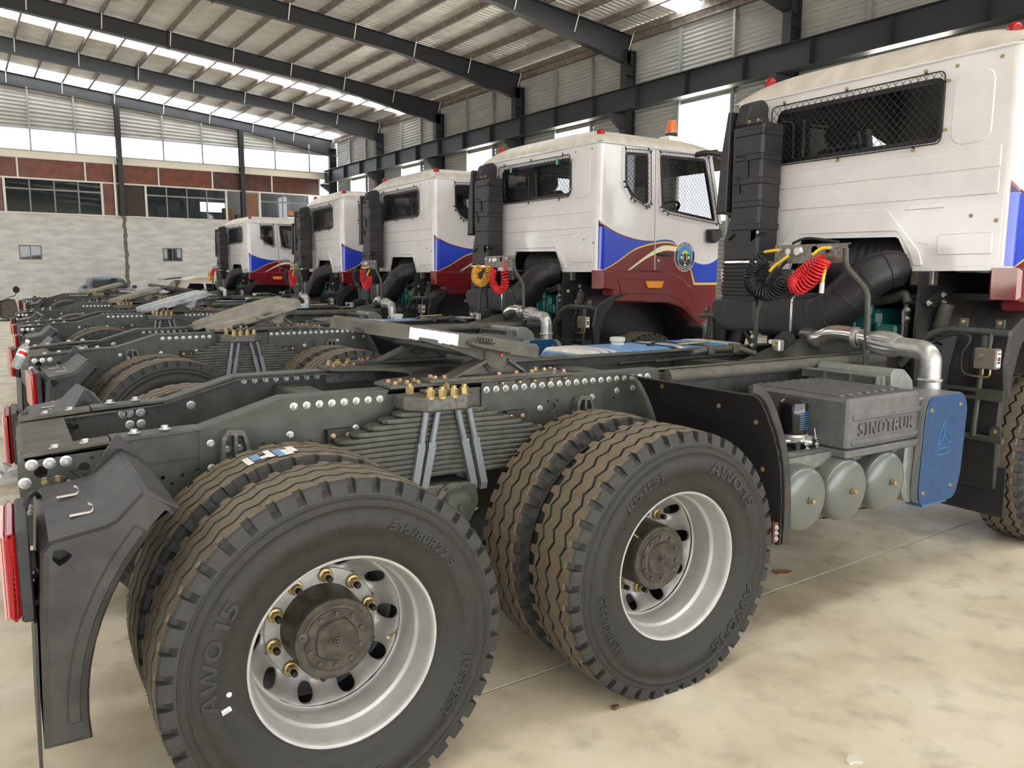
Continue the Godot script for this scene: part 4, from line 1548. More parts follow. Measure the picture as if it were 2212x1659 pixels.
func build_battery(t: Node3D):
	var b := N(t, "battery_box")
	var mb := MB.new()
	mb.t = Transform3D(RY, Vector3.ZERO)
	mb.prism(rrect(2.435, -1.165, 3.025, -.56, .03, 3), .83, 1.075, [], .016)
	P(b, "box_cover", mb, M.battery_grey)
	var lp := MB.new()
	lp.t = Transform3D(RY, Vector3.ZERO)
	lp.prism(rrect(2.422, -1.178, 3.038, -.55, .02, 3), .80, .835, [], .006)
	P(b, "cover_lip", lp, M.battery_grey)
	for k in 8:
		var r := MB.new()
		r.box(Vector3(2.50 + .066 * k, 1.0775, .84), Vector3(.036, .012, .50), .005)
		P(b, "top_rib", r, M.battery_grey)
	for y in [.985, .868]:
		var r := MB.new()
		r.prism(rrect(2.468, y - .014, 3.02, y + .014, .0135, 5), 1.16, 1.172, [], .005)
		P(b, "front_bar", r, M.battery_grey)
	P(b, "raised_lettering", flat_text("SINOTRUK", .060, .010, 1.06), M.battery_grey, Vector3(2.735, .9265, 1.169)).set_meta("label", "raised SINOTRUK lettering")
	var st := MB.new()
	var cp := []
	for k in 25: cp.append(Vector3(2.41 + .012 * cos(TAU * k / 12.0), .86 + .0011 * k, 1.02 + .012 * sin(TAU * k / 12.0)))
	st.tube(cp, .0022, 6)
	st.tube([Vector3(2.415, .80, 1.03), Vector3(2.41, .92, 1.01)], .003, 6)
	P(b, "cover_strap", st, M.zinc)
	# shelf rail under it, with a row of holes
	var rl := N(t, "tank_rail")
	var holes := []
	for k in 13: holes.append(circ(2.16 + .062 * k, .772, .0035, 6))
	var m2 := MB.new()
	m2.prism(rect(2.11, .757, 3.0, .828), 1.094, 1.10, holes)
	m2.box(Vector3(2.555, .825, 1.055), Vector3(.89, .006, .09))
	m2.box(Vector3(2.555, .760, 1.055), Vector3(.89, .006, .09))
	P(rl, "rail_channel", m2, M.bracket_grey)
	for x in [2.2, 2.9]:
		var a := MB.new()
		a.box(Vector3(x, .80, .73), Vector3(.06, .06, .66), .004)
		P(rl, "rail_arm", a, M.bracket_grey)
	# channel and shield between box and exhaust
	var ch := MB.new()
	ch.t = Transform3D(RY, Vector3.ZERO)
	ch.prism(V([3.0, -.96, 3.03, -.96, 3.03, -.47, 3.0, -.47]), 1.075, 1.12)
	ch.prism(V([2.96, -.96, 3.03, -.96, 3.03, -.47, 2.96, -.47]), 1.12, 1.126)
	for z in [.5, .64, .8, .95]: ch.box(Vector3(2.985, -z, 1.1), Vector3(.04, .01, .04))
	P(t, "cover_bracket", ch, M.bracket_grey)
	var sh := MB.new()
	sh.prism(rounded(V([3.09, .98, 3.30, .98, 3.28, 1.09, 3.20, 1.15, 3.11, 1.155, 3.085, 1.13]), .025), .50, .96, [], .006)
	P(t, "heat_shield", sh, M.muffler_grey)

func build_tanks(t: Node3D):
	for x in [2.150, 2.452, 2.757]:
		var a := N(t, "air_tank", Vector3(x, .652, 0))
		var mb := MB.new()
		var p := [Vector2(0, 1.198), Vector2(.05, 1.197), Vector2(.09, 1.194), Vector2(.118, 1.188), Vector2(.134, 1.180), Vector2(.144, 1.168), Vector2(.1495, 1.152), Vector2(.1505, 1.135), Vector2(.1505, .62), Vector2(.14, .58), Vector2(.1, .56), Vector2(0, .55)]
		mb.lathe(p, 48)
		P(a, "tank_shell", mb, M.tank_grey)
		var pl := MB.new()
		pl.lathe([Vector2(.016, 1.193), Vector2(.016, 1.206), Vector2(.0, 1.206)], 16)
		P(a, "port_boss", pl, M.tank_grey)
		var bo := MB.new()
		bo.hexn(.0115, 1.205, 1.224)
		P(a, "drain_plug", bo, M.gold_zinc)
		for z in [1.05, .75]:
			var s := MB.new()
			s.lathe([Vector2(.151, z - .018), Vector2(.1535, z - .018), Vector2(.1535, z + .018), Vector2(.151, z + .018)], 40)
			P(a, "tank_strap", s, M.bracket_grey)
		var v := MB.new()
		v.tube([Vector3(.0, -.148, 1.06), Vector3(.0, -.168, 1.06)], .006, 8)
		v.tube([Vector3(-.02, -.166, 1.05), Vector3(.02, -.166, 1.07)], .003, 6)
		P(a, "drain_valve", v, M.black_stud)

func build_dryer(t: Node3D):
	var d := N(t, "air_dryer", Vector3(2.30, 0, .97))
	var c := MB.new()
	c.t = Transform3D(BUP, Vector3.ZERO)
	c.lathe([Vector2(.066, .905), Vector2(.069, .912), Vector2(.069, 1.03), Vector2(.064, 1.052), Vector2(.05, 1.064), Vector2(.03, 1.069), Vector2(0, 1.07)], 36)
	P(d, "canister", c, M.black_gloss)
	for k in 9:
		var l := MB.new()
		l.t = Transform3D(Basis(Vector3.UP, 0), Vector3.ZERO)
		l.t = Transform3D(BUP, Vector3.ZERO)
		l.lathe([Vector2(.0696, .93 + .010 * k), Vector2(.0696, .933 + .010 * k)], 10, -2.0, -1.15)
		P(d, "printed_line", l, M.filter_blue)
	var p2 := MB.new()
	p2.t = Transform3D(BUP, Vector3.ZERO)
	for k in 12: p2.lathe([Vector2(.0696, .925 + .0085 * k), Vector2(.0696, .9275 + .0085 * k)], 8, -.85, -.25)
	P(d, "printed_panel", p2, M.filter_blue).set_meta("kind", "stuff")
	var b := MB.new()
	b.t = Transform3D(BUP, Vector3.ZERO)
	b.lathe([Vector2(0, .86), Vector2(.045, .865), Vector2(.05, .885), Vector2(.072, .893), Vector2(.072, .905), Vector2(0, .905)], 24)
	b.t = Transform3D()
	b.box(Vector3(.05, .872, .03), Vector3(.07, .036, .05), .006)
	b.tube([Vector3(-.06, .872, .0), Vector3(-.0, .872, .03), Vector3(.06, .86, .06)], .014, 10)
	P(d, "valve_body", b, M.pipe_steel)
	var k2 := MB.new()
	k2.tube([Vector3(.0, .87, .03), Vector3(.0, .82, .03)], .018, 12)
	k2.box(Vector3(.075, .855, .05), Vector3(.06, .03, .03), .006)
	P(d, "valve_cap", k2, M.black_plastic)
	var br := MB.new()
	br.box(Vector3(.0, .88, -.2), Vector3(.06, .06, .34), .004)
	P(d, "dryer_bracket", br, M.bracket_grey)
	for q in [[.02, .86, .066], [.095, .85, .067], [.05, .83, .05]]: P(d, "valve_screw", K.bolt_small, M.zinc, Vector3(q[0], q[1], q[2]))

func build_exhaust(t: Node3D):
	var m := N(t, "muffler")
	var bl := rounded(V([3.022, .985, 3.055, 1.043, 3.34, 1.043, 3.385, .975, 3.365, .62, 3.325, .495, 3.02, .495, 2.998, .56]), .045, 5)
	var body := MB.new()
	body.prism(rounded(V([2.955, .985, 3.0, 1.035, 3.44, 1.035, 3.48, .97, 3.46, .56, 3.41, .50, 2.98, .50, 2.94, .56]), .05, 5), .50, 1.15, [], .01)
	P(m, "muffler_body", body, M.muffler_grey)
	var e := MB.new()
	e.prism(bl, 1.15, 1.192, [], .006)
	P(m, "end_rim", e, M.muffler_grey)
	var f := MB.new()
	f.prism(MB.grown(MB.ccw(bl), .004), 1.192, 1.201, [], .003)
	P(m, "blue_cover", f, M.muffler_blue)
	var lo := MB.new()
	lo.prism(V([3.05, .478, 3.27, .478, 3.26, .497, 3.05, .497]), 1.10, 1.195, [], .003)
	P(m, "lower_tab", lo, M.muffler_line)
	for q in [[3.055, .975], [3.315, .985], [3.03, .555], [3.275, .565]]: P(m, "cover_screw", K.bolt_small, M.gold_zinc, Vector3(q[0], q[1], 1.201))
	# pressed mark: split triangle over a bar
	var lg := MB.new()
	for o in [[[3.19, .925], [3.128, .80]], [[3.19, .925], [3.252, .80]], [[3.128, .80], [3.148, .79]], [[3.252, .80], [3.228, .79]], [[3.148, .79], [3.186, .835]], [[3.228, .79], [3.186, .835]], [[3.186, .835], [3.188, .89]], [[3.138, .775], [3.138, .74]], [[3.138, .74], [3.236, .74]], [[3.236, .74], [3.238, .775]], [[3.145, .772], [3.232, .772]]]:
		lg.tube([Vector3(o[0][0], o[0][1], 1.2013), Vector3(o[1][0], o[1][1], 1.2013)], .003, 6)
	P(m, "pressed_mark", lg, M.muffler_line)
	var sid := MB.new()
	sid.prism(rounded(V([2.905, .54, 2.99, .54, 2.99, 1.0, 2.93, 1.0]), .03, 4), 1.02, 1.03, [], .002)
	P(m, "side_plate", sid, M.muffler_grey)
	P(m, "plate_bolt", K.bolt_small, M.gold_zinc, Vector3(2.945, .84, 1.03))
	# pipe: stub, elbow, cross run, corrugated piece, knee
	var x := N(t, "exhaust_pipe")
	var a := MB.new()
	a.tube([Vector3(3.42, 1.02, .97), Vector3(3.42, 1.09, .97)], .058, 28)
	P(x, "outlet_stub", a, M.pipe_steel)
	var el := MB.new()
	el.tube(bent([Vector3(3.42, 1.085, .97), Vector3(3.42, 1.235, .97), Vector3(3.445, 1.245, .76)], .11, 10), .054, 28)
	P(x, "elbow", el, M.pipe_steel)
	var cl := MB.new()
	cl.t = Transform3D(BUP, Vector3(3.42, 1.082, .97))
	cl.lathe([Vector2(.058, -.008), Vector2(.066, -.006), Vector2(.068, .0), Vector2(.066, .006), Vector2(.058, .008)], 28)
	cl.t = Transform3D()
	cl.tube([Vector3(3.35, 1.082, 1.0), Vector3(3.35, 1.082, 1.045)], .007, 8)
	cl.tube([Vector3(3.49, 1.082, .93), Vector3(3.53, 1.082, .93)], .007, 8)
	P(x, "pipe_clamp", cl, M.chrome)
	var fx := MB.new()
	var pts := []
	var rr := []
	for k in 37:
		var w := k / 36.0
		pts.append(Vector3(3.445, 1.245, .77).lerp(Vector3(3.48, 1.262, .585), w))
		rr.append(.056 + .010 * sin(PI * w) + .003 * cos(k * PI))
	var fr := []
	for k in 37:
		var w := k / 36.0
		var ring := []
		var ax: Vector3 = (pts[36] - pts[0]).normalized()
		var e1 := ax.cross(Vector3.UP).normalized()
		var e2 := e1.cross(ax)
		for j in 96:
			var an := TAU * j / 96
			var r: float = .055 + .014 * pow(sin(PI * w), .7) + .0045 * sin(PI * w) * cos(an * 16.0)
			ring.append(pts[k] + (e1 * cos(an) + e2 * sin(an)) * r)
		fr.append(ring)
	fx.loft(fr)
	P(x, "flexible_joint", fx, M.pipe_steel)
	var ru := MB.new()
	ru.tube(bent([Vector3(3.48, 1.262, .60), Vector3(3.52, 1.285, .40), Vector3(3.52, 1.29, .28), Vector3(3.52, 1.235, .16), Vector3(3.60, 1.25, .08), Vector3(3.7, 1.25, -.05)], .09, 8), .052, 28)
	P(x, "cross_run", ru, M.chrome)
	var c2 := MB.new()
	c2.t = Transform3D(Basis(Vector3.UP, .15), Vector3(3.495, 1.272, .46))
	c2.lathe([Vector2(.052, -.015), Vector2(.064, -.012), Vector2(.064, .012), Vector2(.052, .015)], 28)
	P(x, "pipe_clamp", c2, M.pipe_steel)

func coil(path: Array, r: float, wire: float, turns: int, seg := 6) -> MB:
	# helix round a curved middle line
	var c := curve(path, 12)
	var n := turns * 10
	var pts := []
	for i in n + 1:
		var f := float(i) / n * (c.size() - 1)
		var k := mini(int(f), c.size() - 2)
		var p: Vector3 = c[k].lerp(c[k + 1], f - k)
		var d: Vector3 = (c[k + 1] - c[k]).normalized()
		var u := d.cross(Vector3(1, 0.2, 0)).normalized()
		var v := d.cross(u)
		var a := TAU * turns * i / n
		pts.append(p + (u * cos(a) + v * sin(a)) * r)
	var mb := MB.new()
	mb.tube(pts, wire, seg)
	return mb

func build_hoses(t: Node3D, style: int):
	# stand with connector plate behind the cab, and its coiled hoses
	var h := N(t, "hose_stand")
	var pl := MB.new()
	pl.t = Transform3D(RZ, Vector3(3.45, 0, 0))
	pl.prism(rect(-.13, 1.715, .40, 1.832), 0, .006, [circ(.17, 1.795, .026, 16), circ(.265, 1.79, .018, 12), circ(-.095, 1.80, .006, 8), circ(.33, 1.80, .005, 8), circ(-.05, 1.74, .006, 8), circ(.20, 1.745, .005, 8), circ(.34, 1.775, .005, 8)])
	pl.box(Vector3(.135, 1.83, -.012), Vector3(.53, .005, .03))
	P(h, "connector_plate", pl, M.plate_steel)
	var po := MB.new()
	po.tube(bent([Vector3(3.455, 1.80, .385), Vector3(3.455, 1.70, .385), Vector3(3.455, 1.545, .545), Vector3(3.455, 1.17, .56)], .05), .018, 10)
	P(h, "post", po, M.chassis)
	var pf := MB.new()
	pf.box(Vector3(3.455, 1.17, .56), Vector3(.05, .22, .014), .002)
	pf.box(Vector3(3.455, 1.10, .49), Vector3(.06, .04, .14), .004)
	P(h, "post_foot", pf, M.chassis)
	for y in [1.25, 1.20]: P(h, "foot_bolt", K.bolt_head, M.zinc, Vector3(3.455, y, .568))
	var p2 := MB.new()
	p2.tube([Vector3(3.46, 1.72, -.12), Vector3(3.46, 1.62, -.18), Vector3(3.46, 1.40, -.26), Vector3(3.46, 1.12, -.28)], .016, 10)
	P(h, "post", p2, M.chassis)
	var p2f := MB.new()
	p2f.box(Vector3(3.46, 1.18, -.28), Vector3(.04, .18, .02), .002)
	P(h, "post_foot", p2f, M.chassis)
	for y in [1.23, 1.17]: P(h, "foot_bolt", K.bolt_head, M.zinc, Vector3(3.44, y, -.28), BBK)
	# sockets
	var s1 := MB.new()
	s1.t = Transform3D(RZ, Vector3(3.444, 1.79, .055))
	s1.lathe([Vector2(0, .02), Vector2(.024, .018), Vector2(.03, .010), Vector2(.034, 0)], 20)
	P(h, "socket", s1, M.zinc)
	var s2 := MB.new()
	s2.t = Transform3D(RZ, Vector3(3.444, 1.79, -.02))
	s2.lathe([Vector2(0, .012), Vector2(.02, .011), Vector2(.022, 0)], 20)
	P(h, "socket", s2, M.zinc)
	for q in [[-.08, 1.80], [.30, 1.805]]:
		var f := MB.new()
		f.t = Transform3D(RZ, Vector3(3.444, q[1], q[0]))
		f.hexn(.012, 0, .03)
		P(h, "air_fitting", f, M.zinc)
	var sleeve := func(called, pts, m):
		var sl := MB.new()
		var c := curve(pts, 6)
		var rr := []
		for i in c.size(): rr.append(.0095 + (.0015 if i % 2 else 0.0))
		sl.tube(c, rr, 8)
		P(h, called, sl, m)
	var redm: Material = M.hose_red
	var blk: Material = M.hose_black
	if style == 0: # nearest truck: black and red coils folded over
		P(h, "coiled_hose", coil([Vector3(3.40, 1.745, -.19), Vector3(3.39, 1.69, -.255), Vector3(3.385, 1.60, -.265), Vector3(3.38, 1.535, -.20), Vector3(3.38, 1.52, -.10), Vector3(3.385, 1.565, -.03), Vector3(3.39, 1.61, -.005)], .042, .0068, 26), blk)
		P(h, "coiled_hose", coil([Vector3(3.37, 1.735, .30), Vector3(3.36, 1.68, .275), Vector3(3.355, 1.61, .22), Vector3(3.35, 1.565, .14), Vector3(3.36, 1.60, .105), Vector3(3.38, 1.65, .14), Vector3(3.39, 1.695, .205), Vector3(3.40, 1.72, .27)], .042, .0068, 30), redm)
		sleeve.call("hose_sleeve", [Vector3(3.41, 1.80, -.08), Vector3(3.41, 1.795, -.15), Vector3(3.41, 1.79, -.185)], M.hose_yellow)
		sleeve.call("hose_sleeve", [Vector3(3.41, 1.805, .30), Vector3(3.40, 1.80, .25), Vector3(3.39, 1.765, .20)], M.hose_yellow)
		sleeve.call("hose_sleeve", [Vector3(3.42, 1.765, .0), Vector3(3.41, 1.74, -.03), Vector3(3.40, 1.70, -.09), Vector3(3.39, 1.665, -.12)], M.hose_yellow)
		sleeve.call("hose_sleeve", [Vector3(3.37, 1.72, .315), Vector3(3.365, 1.66, .31), Vector3(3.36, 1.60, .305)], M.hose_yellow)
		var cn := MB.new()
		cn.tube([Vector3(3.36, 1.60, .305), Vector3(3.36, 1.535, .30)], .016, 14)
		P(h, "quick_coupling", cn, M.pipe_steel)
		for q in [[[3.45, 1.84, .0], [3.47, 1.87, .1], [3.5, 1.84, .3]], [[3.41, 1.79, -.185], [3.40, 1.78, -.22], [3.40, 1.745, -.20]], [[3.44, 1.73, -.03], [3.43, 1.60, -.16], [3.46, 1.50, -.22], [3.47, 1.3, -.25]], [[3.45, 1.72, -.06], [3.44, 1.62, -.12], [3.45, 1.52, -.2]]]:
			var c := MB.new()
			var pp := []
			for v in q: pp.append(Vector3(v[0], v[1], v[2]))
			c.tube(curve(pp), .009, 8)
			P(h, "air_line", c, M.black_rubber)
	elif style == 1: # hanging in two open loops, amber and red
		P(h, "coiled_hose", coil([Vector3(3.42, 1.71, -.20), Vector3(3.42, 1.68, -.27), Vector3(3.42, 1.61, -.29), Vector3(3.42, 1.555, -.22), Vector3(3.42, 1.56, -.12), Vector3(3.42, 1.63, -.05), Vector3(3.42, 1.71, .0)], .036, .0065, 24), M.hose_amber)
		P(h, "coiled_hose", coil([Vector3(3.40, 1.69, .09), Vector3(3.40, 1.62, .07), Vector3(3.40, 1.54, .10), Vector3(3.40, 1.48, .18), Vector3(3.40, 1.50, .27), Vector3(3.40, 1.58, .31), Vector3(3.40, 1.68, .29)], .036, .0065, 24), redm)
		sleeve.call("hose_sleeve", [Vector3(3.42, 1.72, .0), Vector3(3.41, 1.715, -.1), Vector3(3.42, 1.72, -.2)], M.hose_amber)
		sleeve.call("hose_sleeve", [Vector3(3.42, 1.78, .27), Vector3(3.41, 1.73, .28), Vector3(3.40, 1.69, .29)], redm)
	elif style == 2: # black and red loops with yellow sleeves
		P(h, "coiled_hose", coil([Vector3(3.40, 1.72, -.13), Vector3(3.40, 1.70, -.22), Vector3(3.40, 1.62, -.27), Vector3(3.40, 1.53, -.24), Vector3(3.40, 1.48, -.15), Vector3(3.40, 1.50, -.05)], .034, .0065, 24), blk)
		P(h, "coiled_hose", coil([Vector3(3.38, 1.70, .08), Vector3(3.38, 1.60, .07), Vector3(3.38, 1.50, .12), Vector3(3.38, 1.46, .20), Vector3(3.38, 1.52, .28), Vector3(3.38, 1.60, .31)], .036, .0065, 24), redm)
		sleeve.call("hose_sleeve", [Vector3(3.40, 1.735, .0), Vector3(3.39, 1.725, .12), Vector3(3.40, 1.745, .26)], M.hose_yellow)
		sleeve.call("hose_sleeve", [Vector3(3.40, 1.70, .27), Vector3(3.39, 1.66, .24), Vector3(3.38, 1.62, .22)], M.hose_yellow)
	else: # amber loop with red
		P(h, "coiled_hose", coil([Vector3(3.40, 1.68, -.25), Vector3(3.40, 1.60, -.33), Vector3(3.40, 1.52, -.30), Vector3(3.40, 1.52, -.18), Vector3(3.40, 1.58, -.10)], .038, .0075, 20), M.hose_amber)
		P(h, "coiled_hose", coil([Vector3(3.40, 1.60, -.09), Vector3(3.40, 1.68, .0), Vector3(3.40, 1.74, .10)], .036, .0065, 10), redm)

func build_intake(t: Node3D):
	var a := N(t, "air_intake")
	# tall plastic stack with pressed bands
	var pr := V([-.81, 2.70, -.52, 2.70, -.535, 1.74, -.86, 1.74, -.86, 1.90, -.80, 2.08])
	var mb := MB.new()
	mb.t = Transform3D(RZ, Vector3(3.96, 0, 0))
	mb.prism(pr, 0, .22, [], .018)
	P(a, "intake_stack", mb, M.black_plastic)
	for y in [2.645, 2.475, 2.31, 2.15, 1.99]:
		var b := MB.new()
		b.t = Transform3D(RZ, Vector3(3.96, 0, 0))
		b.prism(rrect(-.775, y - .028, -.515, y + .02, .006, 2), .02, .228, [], .006)
		P(a, "pressed_band", b, M.black_plastic)
	for q in [[[-.745, 2.485], [-.70, 2.487], [-.655, 2.45], [-.65, 2.34]], [[-.745, 2.345], [-.725, 2.31], [-.72, 2.22]], [[-.80, 1.90], [-.745, 1.935]]]:
		var g := MB.new()
		var pp := []
		for v in q: pp.append(Vector3(3.7315, v[1], v[0]))
		g.tube(curve(pp) if pp.size() > 2 else pp, .0085, 6)
		P(a, "slot", g, M.black_plain)
	var sidep := MB.new()
	sidep.t = Transform3D(RZ, Vector3(3.96, 0, 0))
	sidep.prism(V([-.845, 2.81, -.815, 2.81, -.83, 2.10, -.93, 2.09, -.90, 2.5]), .0, .235, [], .008)
	P(a, "side_cheek", sidep, M.black_plastic)
	var hd := MB.new()
	hd.prism(rounded(V([3.74, 2.70, 3.98, 2.70, 3.99, 2.86, 3.93, 2.90, 3.80, 2.86]), .03), -.80, -.69, [], .01)
	P(a, "stack_head", hd, M.black_rubber)
	var tp := MB.new()
	tp.box(Vector3(3.79, 2.715, -.62), Vector3(.08, .04, .14), .006)
	P(a, "top_bracket", tp, M.black_plastic)
	for z in [-.66, -.58]: P(a, "bracket_bolt", K.bolt_small, M.gold_zinc, Vector3(3.75, 2.72, z), BBK)
	var ea := MB.new()
	ea.t = Transform3D(RZ, Vector3(3.80, 0, 0))
	ea.prism(rounded(V([-.60, 1.87, -.535, 1.91, -.51, 1.95, -.525, 1.97, -.60, 1.96]), .01), -.02, .06, [], .004)
	P(a, "side_ear", ea, M.black_plastic)
	P(a, "bracket_bolt", K.bolt_small, M.zinc, Vector3(3.74, 1.942, -.535), BBK)
	# rubber bellows between clamps
	var be := MB.new()
	var rings := []
	for k in 31:
		var y := 1.735 - .275 * k / 30.0
		var g := .012 * (1.0 if k % 3 == 1 else (0.0 if k % 3 == 0 else .6))
		var r := []
		for p in rrect(-.83 - g, 3.70 - g, -.53 + g, 3.90 + g, .06, 5): r.append(Vector3(p.y, y, p.x))
		rings.append(r)
	be.loft(rings)
	P(a, "bellows", be, M.black_rubber)
	for y in [1.735, 1.465]:
		var cl := MB.new()
		cl.t = Transform3D(RY, Vector3.ZERO)
		cl.prism(rrect(3.692, .522, 3.908, .838, .06, 5), y - .008, y + .008)
		P(a, "clamp_band", cl, M.chrome if y > 1.6 else M.black_plastic)
	# lower box and ribbed duct across to the filter
	var lb := MB.new()
	lb.t = Transform3D(RZ, Vector3(3.95, 0, 0))
	lb.prism(rounded(V([-.90, 1.40, -.88, 1.46, -.48, 1.47, -.46, 1.25, -.74, 1.24, -.86, 1.30]), .04), 0, .28, [], .02)
	P(a, "lower_box", lb, M.black_plastic)
	var du := MB.new()
	var dr := []
	for k in 19:
		var z := -.47 + .29 * k / 18.0
		var g := .006 if k % 4 == 2 else 0.0
		var r := []
		for p in rrect(3.70 - g, 1.225 - g, 3.96 + g, 1.50 + g, .05, 4): r.append(Vector3(p.x, p.y, z))
		dr.append(r)
	du.loft(dr)
	P(a, "duct_section", du, M.black_plastic)
	var jb := MB.new()
	jb.prism(rrect(3.692, 1.217, 3.968, 1.508, .05, 5), -.185, -.168)
	P(a, "clamp_band", jb, M.chrome)
	var el := MB.new()
	var path := [Vector3(3.83, 1.363, -.18), Vector3(3.82, 1.38, -.02), Vector3(3.82, 1.46, .12), Vector3(3.86, 1.60, .24), Vector3(3.93, 1.67, .33), Vector3(4.02, 1.68, .36)]
	var cc := curve(path, 6)
	var er := []
	for i in cc.size():
		var w := float(i) / (cc.size() - 1)
		var d: Vector3 = (cc[mini(i + 1, cc.size() - 1)] - cc[maxi(i - 1, 0)]).normalized()
		var sx := Vector3(1, 0, 0)
		var u := (sx - d * sx.dot(d)).normalized()
		var v := d.cross(u)
		var hx := lerpf(.13, .115, w)
		var hy := lerpf(.14, .115, w)
		var rc := lerpf(.05, .112, w)
		var r := []
		for p in rrect(-hx, -hy, hx, hy, rc, 4): r.append(cc[i] + u * p.x - v * p.y)
		er.append(r)
	el.loft(er)
	P(a, "duct_elbow", el, M.black_plastic)
	for k in [4, 9, 14, 19, 24]:
		var rb := MB.new()
		var ring := []
		for q in er[k]: ring.append(cc[k] + (q - cc[k]) * 1.01)
		rb.tube(ring, .005, 5, false, true)
		P(a, "duct_rib", rb, M.black_plastic)
	for j in [2, 7, 12, 17]:
		var rb := MB.new()
		var ln := []
		for i in range(1, er.size() - 1): ln.append(cc[i] + (er[i][j] - cc[i]) * 1.01)
		rb.tube(ln, .005, 5)
		P(a, "duct_rib", rb, M.black_plastic)
	# filter canister seen through the notch of the cab
	var fc := MB.new()
	var pf := [Vector2(0, -.05), Vector2(.2, -.05)]
	for k in 12: pf.append_array([Vector2(.2, -.03 + .06 * k), Vector2(.207, -.02 + .06 * k), Vector2(.207, .0 + .06 * k), Vector2(.2, .01 + .06 * k)])
	pf.append_array([Vector2(.2, .74), Vector2(0, .74)])
	fc.t = Transform3D(Basis(), Vector3(4.28, 1.72, -.25))
	fc.lathe(pf, 32)
	P(a, "filter_canister", fc, M.black_plastic)
	var lt := MB.new()
	lt.tube(bent([Vector3(4.075, 1.74, .30), Vector3(4.07, 1.735, .34), Vector3(4.07, 1.735, .40), Vector3(4.075, 1.74, .43)], .01), .004, 6)
	P(a, "canister_latch", lt, M.zinc)

